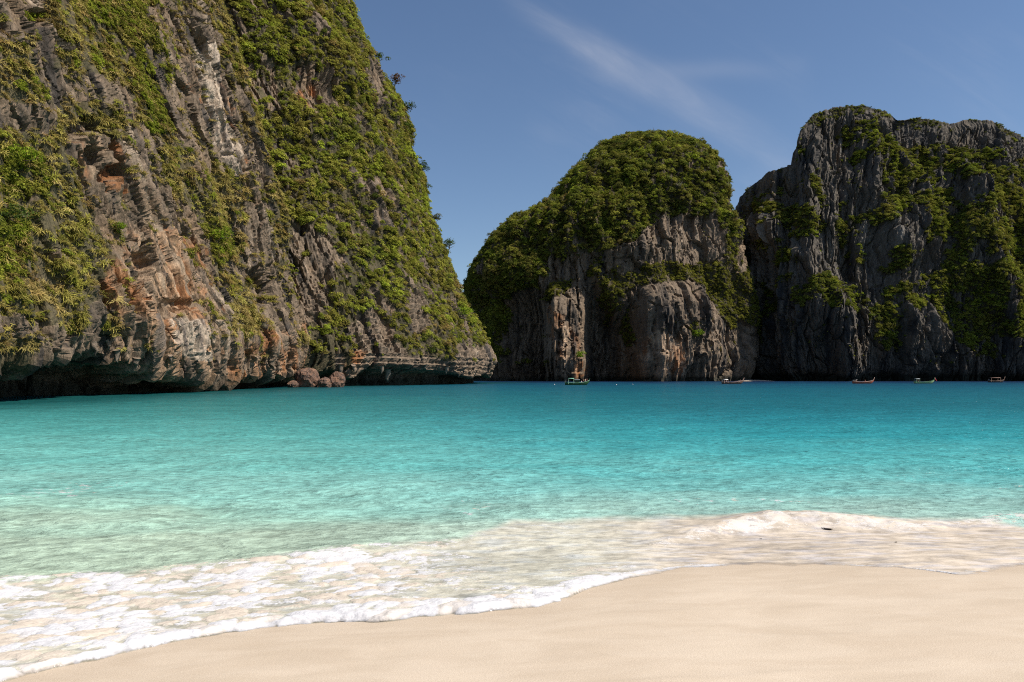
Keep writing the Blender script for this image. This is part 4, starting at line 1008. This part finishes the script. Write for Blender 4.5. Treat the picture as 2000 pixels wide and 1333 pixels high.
# ---- long-tail boats
paint = {}
def P_(name, c, rough=0.5):
    if name not in paint: paint[name] = plain(name, c, rough, 0.18, 4.0)
    return paint[name]
def longtail(loc, rz, L, hullc, trimc, deckc, label, canopy=None, cabin=None, shaft=True, ribbon=None, prow=1.0):
    """wooden long-tail boat, bow along +x; loc is the waterline amidships"""
    b = empty('longtail_boat', loc, rz); tag(b, label, 'boat', 'long-tail boats moored in the bay')
    st_ = np.linspace(0, 1, 22); xs_ = (st_-0.5)*L
    beam = 0.95*np.interp(st_, [0, 0.15, 0.5, 0.8, 0.95, 1], [0.55, 0.8, 1.0, 0.72, 0.25, 0.06])
    sheer = np.interp(st_, [0, 0.2, 0.5, 0.75, 0.9, 1.0], [0.95, 0.72, 0.62, 0.80, 1.15, 1.55])
    keel = np.interp(st_, [0, 0.15, 0.7, 0.9, 1.0], [-0.05, -0.28, -0.30, 0.0, 0.95])
    prof = [(-1, 1.0), (-0.93, 0.55), (-0.62, 0.14), (0, 0.0), (0.62, 0.14), (0.93, 0.55), (1, 1.0)]
    V_ = np.array([[xs_[k], beam[k]*a, keel[k]+(sheer[k]-keel[k])*c] for k in range(22) for a, c in prof])
    F_ = np.array([[k*7+j, k*7+j+1, (k+1)*7+j+1, (k+1)*7+j] for k in range(21) for j in range(6)]+[[0, 1, 2, 3], [3, 4, 5, 6], [0, 3, 6, 6]])
    hull = qmesh('hull', (V_, F_), hullc, b)
    for sgn in (-1, 1):
        pts = np.stack([xs_, sgn*(beam+0.02), sheer+0.02], 1)
        qmesh('rub_rail', tube(pts, 0.06, 6), trimc, b)
    dv = np.array([[xs_[k], sg*beam[k]*0.9, lerp(keel[k], sheer[k], 0.62)] for k in range(1, 20) for sg in (-1, 1)])
    qmesh('deck', (dv, np.array([[2*k, 2*k+1, 2*k+3, 2*k+2] for k in range(18)])), deckc, b)
    for fx in (-0.08, 0.08, 0.24):
        qmesh('bench', boxq((fx*L, 0, 0.50), (0.28, 1.45, 0.07)), deckc, b, False)
    tip = np.array([0.5*L, 0, 1.5])
    qmesh('prow_post', tube([tip+[-0.35, 0, -0.5], tip+[0.05, 0, 0.15], tip+[0.32*prow, 0, 0.95*prow]], [0.13, 0.11, 0.06], 6), trimc, b)
    if ribbon is not None:
        rb = [tube([tip+[0.12, 0, 0.25], tip+[0.30, 0.08, 0.55], tip+[0.34, 0.05, 0.8]], [0.16, 0.17, 0.12], 7)]
        qmesh('prow_ribbon', join(rb), ribbon, b)
        f_ = np.array([tip+[0.30, 0, 0.75], tip+[0.75, 0.05, 0.15], tip+[1.15, 0.12, -0.35], tip+[1.0, 0.1, -0.6], tip+[0.55, 0.02, -0.05], tip+[0.22, 0, 0.5]])
        f2_ = np.concatenate([f_, f_+np.array([0, 0.05, 0])])
        qmesh('ribbon_tail', (f2_, np.array([[0, 1, 4, 5], [1, 2, 3, 4], [6, 11, 10, 7], [7, 10, 9, 8], [0, 6, 7, 1], [1, 7, 8, 2], [2, 8, 9, 3], [3, 9, 10, 4], [4, 10, 11, 5], [5, 11, 6, 0]])), ribbon, b)
    if canopy is not None:
        cmat, x0, x1, zc = canopy
        n_ = 9; y_ = np.linspace(-0.95, 0.95, n_); V2 = []
        for x in (x0*L, x1*L):
            for yv in y_: V2.append([x, yv, zc-0.22*(yv/0.95)**2])
        V2 = np.array(V2); V2 = np.concatenate([V2, V2+np.array([0, 0, 0.06])])
        F2 = [[j, n_+j, n_+j+1, j+1] for j in range(n_-1)]+[[2*n_+j, 2*n_+j+1, 3*n_+j+1, 3*n_+j] for j in range(n_-1)]
        F2 += [[j, j+1, 2*n_+j+1, 2*n_+j] for j in range(n_-1)]+[[n_+j, 3*n_+j, 3*n_+j+1, n_+j+1] for j in range(n_-1)]
        qmesh('canopy', (V2, np.array(F2)), cmat, b)
        for x in (x0*L+0.1, x1*L-0.1):
            for sg in (-1, 1): qmesh('canopy_post', tube([(x, sg*0.86, 0.3), (x, sg*0.88, zc-0.18)], 0.045, 6), trimc, b)
    if cabin is not None:
        wm, cm, x0, x1, zc = cabin
        qmesh('cabin', boxq(((x0+x1)/2*L, 0, (0.3+zc)/2), ((x1-x0)*L, 1.3, zc-0.3)), cm, b, False)
        cb = qmesh('cabin_roof', boxq(((x0+x1)/2*L, 0, zc+0.05), ((x1-x0)*L+0.35, 1.6, 0.12)), wm, b, False)
        for x in np.linspace(x0*L+0.4, x1*L-0.4, 2): qmesh('cabin_window', boxq((x, -0.655, zc-0.45), (0.5, 0.03, 0.45)), P_('dark_glass', (0.02, 0.025, 0.03), 0.15), b, False)
    eng = qmesh('engine', join([boxq((-0.46*L, 0, 1.15), (0.75, 0.42, 0.42)), boxq((-0.46*L-0.1, 0, 1.42), (0.35, 0.3, 0.14)), tube([(-0.46*L, 0, 0.75), (-0.46*L, 0, 1.0)], 0.09, 8)]), P_('engine_grey', (0.10, 0.10, 0.10), 0.5), b, False)
    if shaft:
        qmesh('propeller_shaft', tube([(-0.46*L-0.3, 0, 1.1), (-0.46*L-3.2, 0, 0.35)], 0.05, 6), P_('pale_metal', (0.5, 0.5, 0.5), 0.4), b)
        qmesh('steering_pole', tube([(-0.46*L+0.3, 0, 1.25), (-0.46*L+1.6, 0, 1.6)], 0.03, 6), P_('pale_metal', (0.5, 0.5, 0.5), 0.4), b)
    return b
GREEN = P_('green_hull_paint', (0.035, 0.115, 0.030)); GREEN_T = P_('pale_green_trim', (0.22, 0.42, 0.26)); WOOD = P_('weathered_wood', (0.20, 0.105, 0.065)); WOOD_T = P_('pinkish_wood', (0.42, 0.26, 0.20))
REDW = P_('orange_red_wood', (0.42, 0.10, 0.045)); TAN = P_('tan_deck', (0.34, 0.25, 0.16)); WHITE = P_('white_canvas', (0.80, 0.78, 0.74)); TEAL = P_('teal_roof', (0.16, 0.36, 0.25)); BROWN = P_('brown_canvas', (0.17, 0.10, 0.075))
RED = P_('red_ribbon', (0.50, 0.03, 0.05)); LIME = P_('lime_trim', (0.34, 0.48, 0.22))
def on_sea(px_, py_):
    y = CAMZ*F/(py_-HZ); return np.array([(px_-CX)/F*y, y, 0.02])
pG = on_sea(1127, 752.3); pW = on_sea(1431, 750.3); pR = on_sea(1686, 749.6); pL = on_sea(1805, 749.6); pB = on_sea(1946, 747.4)
longtail(pG, R(-4), 8.2, GREEN, GREEN_T, TAN, 'green boat with a short roof and white cabin top, crowded at the bow', (TEAL, -0.36, -0.12, 2.25), (WHITE, GREEN, -0.08, 0.10, 1.75), shaft=False, prow=0.7)
longtail(pW, R(3), 8.4, WOOD, WOOD_T, TAN, 'dark wooden boat with a small white roof at the stern, below the cleft', (WHITE, -0.42, -0.24, 1.75), None, shaft=False, prow=0.9)
longtail(pR, R(2), 8.6, REDW, WOOD_T, TAN, 'orange-red wooden boat with its long tail shaft stretched out on the water', None, None, shaft=True, prow=1.0)
longtail(pL, R(-3), 7.8, LIME, P_('dark_green_trim', (0.05, 0.16, 0.06)), WOOD_T, 'pale green boat with red ribbons on its prow', (P_('grey_canvas', (0.35, 0.38, 0.38)), -0.46, -0.26, 1.95), None, shaft=False, ribbon=RED, prow=1.0)
longtail(pB, R(5), 8.0, P_('black_brown_wood', (0.06, 0.04, 0.035)), WOOD, WOOD, 'dark brown boat with a brown canopy lying in the shade near the right edge', (BROWN, -0.40, 0.20, 2.3), None, shaft=False, prow=1.3)

# ---- people on the boats
SKIN = P_('tanned_skin', (0.36, 0.20, 0.13), 0.6); HAIR = P_('dark_hair', (0.02, 0.015, 0.012), 0.6)
def skin_mesh(name, verts, edges, radii, mat, parent, root_i=0):
    me = bpy.data.meshes.new(name); bm = bmesh.new(); lay = bm.verts.layers.skin.verify()
    vs_ = [bm.verts.new(v_) for v_ in verts]
    for a, c in edges: bm.edges.new((vs_[a], vs_[c]))
    for k, v_ in enumerate(vs_):
        rr = radii[k]; v_[lay].radius = (rr, rr) if not isinstance(rr, tuple) else rr; v_[lay].use_root = (k == root_i)
    bm.to_mesh(me); bm.free(); o = link(name, me, mat, parent)
    o.modifiers.new('skin', 'SKIN').use_smooth_shade = True
    sd = o.modifiers.new('smooth', 'SUBSURF'); sd.levels = 1; sd.render_levels = 1
    return o
def person(loc, rz, pose, top, bottom, label, s_=1.0):
    """one continuous body; hair and clothes are its children"""
    if pose == 'stand':
        hip, kneeL, kneeR, footL, footR = (0, 0, .92), (.04, .10, .50), (.02, -.10, .50), (0, .12, .06), (-.05, -.12, .06)
        toeL, toeR = (.16, .13, .03), (.11, -.13, .03); armL, handL, armR, handR = (.05, .30, 1.15), (.16, .28, .95), (.10, -.30, 1.18), (.28, -.24, 1.10)
    elif pose == 'reach':
        hip, kneeL, kneeR, footL, footR = (0, 0, .92), (.10, .12, .52), (-.06, -.10, .48), (.08, .14, .06), (-.22, -.12, .08)
        toeL, toeR = (.24, .15, .03), (-.07, -.13, .03); armL, handL, armR, handR = (.24, .26, 1.40), (.42, .22, 1.62), (.16, -.28, 1.16), (.34, -.24, 1.05)
    else:
        hip, kneeL, kneeR, footL, footR = (0, 0, .12), (.42, .13, .22), (.42, -.13, .22), (.44, .14, -.22), (.44, -.14, -.22)
        toeL, toeR = (.58, .15, -.25), (.58, -.15, -.25); armL, handL, armR, handR = (.10, .28, .36), (.32, .18, .28), (.10, -.28, .36), (.32, -.18, .28)
    hz_ = hip[2]
    sp_, ch, nk, hd, ht = (0, 0, hz_+.18), (0, 0, hz_+.42), (0.01, 0, hz_+.56), (.03, 0, hz_+.66), (.02, 0, hz_+.78)
    shL, shR = (0, .18, hz_+.46), (0, -.18, hz_+.46)
    Vv = [hip, sp_, ch, nk, hd, ht, shL, armL, handL, shR, armR, handR, (0, .09, hz_-.04), kneeL, footL, toeL, (0, -.09, hz_-.04), kneeR, footR, toeR]
    Ee = [(0, 1), (1, 2), (2, 3), (3, 4), (4, 5), (2, 6), (6, 7), (7, 8), (2, 9), (9, 10), (10, 11), (0, 12), (12, 13), (13, 14), (14, 15), (0, 16), (16, 17), (17, 18), (18, 19)]
    Rr = [.14, .13, .14, .055, .095, .085, .065, .048, .038, .065, .048, .038, .095, .062, .042, .035, .095, .062, .042, .035]
    root = empty('person', loc, rz); root.scale = (s_, s_, s_); tag(root, label, 'person', 'people on the boats')
    skin_mesh('body', Vv, Ee, Rr, SKIN, root)
    if top is not None: skin_mesh('shirt', [sp_, ch, shL, tuple(lerp(np.array(shL), np.array(armL), .6)), shR, tuple(lerp(np.array(shR), np.array(armR), .6)), hip], [(0, 1), (1, 2), (2, 3), (1, 4), (4, 5), (0, 6)], [.155, .165, .085, .07, .085, .07, .155], top, root)
    skin_mesh('shorts', [hip, (0, .09, hz_-.04), tuple(lerp(np.array((0, .09, hz_-.04)), np.array(kneeL), .7)), (0, -.09, hz_-.04), tuple(lerp(np.array((0, -.09, hz_-.04)), np.array(kneeR), .7))], [(0, 1), (1, 2), (0, 3), (3, 4)], [.16, .115, .09, .115, .09], bottom, root)
    skin_mesh('hair', [(.0, 0, hz_+.70), (-.01, 0, hz_+.80)], [(0, 1)], [.10, .09], HAIR, root)
    return root
PINK = P_('pink_cloth', (0.62, 0.22, 0.25), .8); ORANGE = P_('orange_vest', (0.60, 0.10, 0.04), .8); CREAM = P_('cream_cloth', (0.72, 0.66, 0.50), .8); NAVY = P_('navy_cloth', (0.03, 0.04, 0.08), .8); WCL = P_('white_cloth', (0.8, 0.78, 0.76), .8)
def on_boat(pb, dx, dz, dy=0.0): return (pb[0]+dx, pb[1]+dy, pb[2]+dz)
person(on_boat(pG, 1.5, .58, -.1), R(-20), 'sit', WCL, NAVY, 'person in a white shirt sitting amidships on the green boat')
person(on_boat(pG, 2.15, .30, .1), R(10), 'stand', ORANGE, NAVY, 'person in an orange vest standing behind the others on the green boat')
person(on_boat(pG, 2.75, .38), R(-30), 'reach', CREAM, CREAM, 'person in cream clothes bending an arm up near the bow of the green boat')
person(on_boat(pG, 3.35, .52), R(0), 'stand', RED, PINK, 'person in red and pink standing at the very bow of the green boat', 0.95)
person(on_boat(pW, 2.4, .62), R(160), 'sit', WCL, NAVY, 'person in white sitting forward on the dark wooden boat')
person(on_boat(pW, 3.0, .72), R(0), 'sit', PINK, NAVY, 'person in pink sitting at the bow of the dark wooden boat')
person(on_boat(pR, 0.75, .58), R(0), 'sit', RED, NAVY, 'person in red sitting in the orange-red boat')
person(on_boat(pR, -2.9, .70), R(0), 'sit', CREAM, NAVY, 'person in cream sitting by the engine of the orange-red boat')
person(on_boat(pL, -2.6, .66), R(0), 'sit', TAN, NAVY, 'person in tan sitting under the roof of the pale green boat')

# ---- floats in the water
def buoy(px_, py_, r_, lab):
    loc = on_sea(px_, py_); e = empty('mooring_float', tuple(loc)); tag(e, lab, 'buoy', 'white mooring floats')
    prof = [(-.7, .35), (-.4, .85), (0, 1.0), (.4, .9), (.75, .55), (.95, .2)]
    qmesh('float', tube([(0, 0, a*r_+r_*.3) for a, _ in prof], [b*r_ for _, b in prof], 12), WHITE, e)
    qmesh('ring', tube([(0, 0, r_*1.2), (0, 0, r_*1.55)], r_*.18, 8), P_('pale_metal', (0.5, 0.5, 0.5), 0.4), e)
buoy(1083, 752, .17, 'white float left of the green boat'); buoy(1204, 752.5, .16, 'white float right of the green boat, the nearer of two'); buoy(1236, 751.5, .15, 'white float farthest right of the green boat')

# ---- leaf and scraps in the wash
M_dead = plain('wet_dead_leaf', (0.055, 0.040, 0.030), 0.45, 0.4, 30.0)
gx, gy = proj(V)
def wash_point(px_, py_):
    d = (gx-px_)**2+(gy-py_)**2; i = np.unravel_index(np.argmin(d), d.shape); return V[i]
def leaf(px_, py_, L, wd, rz, lab, name, stem=True):
    p0 = wash_point(px_, py_); e = empty(name, (p0[0], p0[1], p0[2]-0.012), rz); tag(e, lab, 'leaf' if stem else 'debris')
    ts = np.linspace(0, 1, 10); V_ = []
    for t_ in ts:
        w_ = wd*math.sin(math.pi*min(1, t_*0.96+0.03))**0.8
        c = np.array([(t_-.5)*L, 0, 0.10*L*(2*t_-1)**2+0.01])
        V_ += [c+[0, -w_, 0.35*w_], c+[0, 0, -0.12*w_], c+[0, w_, 0.35*w_]]
    V_ = np.array(V_); n_ = len(V_); V_ = np.concatenate([V_, V_+[0, 0, 0.004]])
    F_ = [[3*k+j, 3*k+j+1, 3*k+j+4, 3*k+j+3] for k in range(9) for j in range(2)]
    F_ += [[n_+a for a in reversed(q_)] for q_ in F_]
    qmesh('blade', (V_, np.array(F_)), M_dead, e)
    if stem: qmesh('stem', tube([(-.5*L, 0, .1*L), (-.68*L, .02, .16*L)], [.006, .004], 5), M_dead, e)
leaf(1615, 1035, 0.19, 0.045, R(-40), 'dark curled dead leaf on the sandy wave', 'dead_leaf')
leaf(1485, 1054, 0.055, 0.016, R(15), 'small dark scrap in the wash left of the dead leaf', 'debris_scrap', False)
leaf(1752, 1059, 0.055, 0.016, R(30), 'small dark scrap in the wash right of the dead leaf', 'debris_scrap', False)

# ---- strip of pale sand at the foot of the cleft
qx = np.linspace(0, 1, 24); V_ = []
for a in qx:
    y = 418+2*math.sin(a*5); x = ((1452+a*66)-CX)/F*y; h_ = 0.7*math.sin(math.pi*a)**0.6
    V_ += [(x, y, -0.3), (x, y+3, h_*0.7), (x, y+9, h_), (x, y+40, h_+0.2)]
qmesh('sand_strip', (np.array(V_), np.array([[4*k+j, 4*k+4+j, 4*k+5+j, 4*k+1+j] for k in range(23) for j in range(3)])), M_sand, None, True, kind='structure')
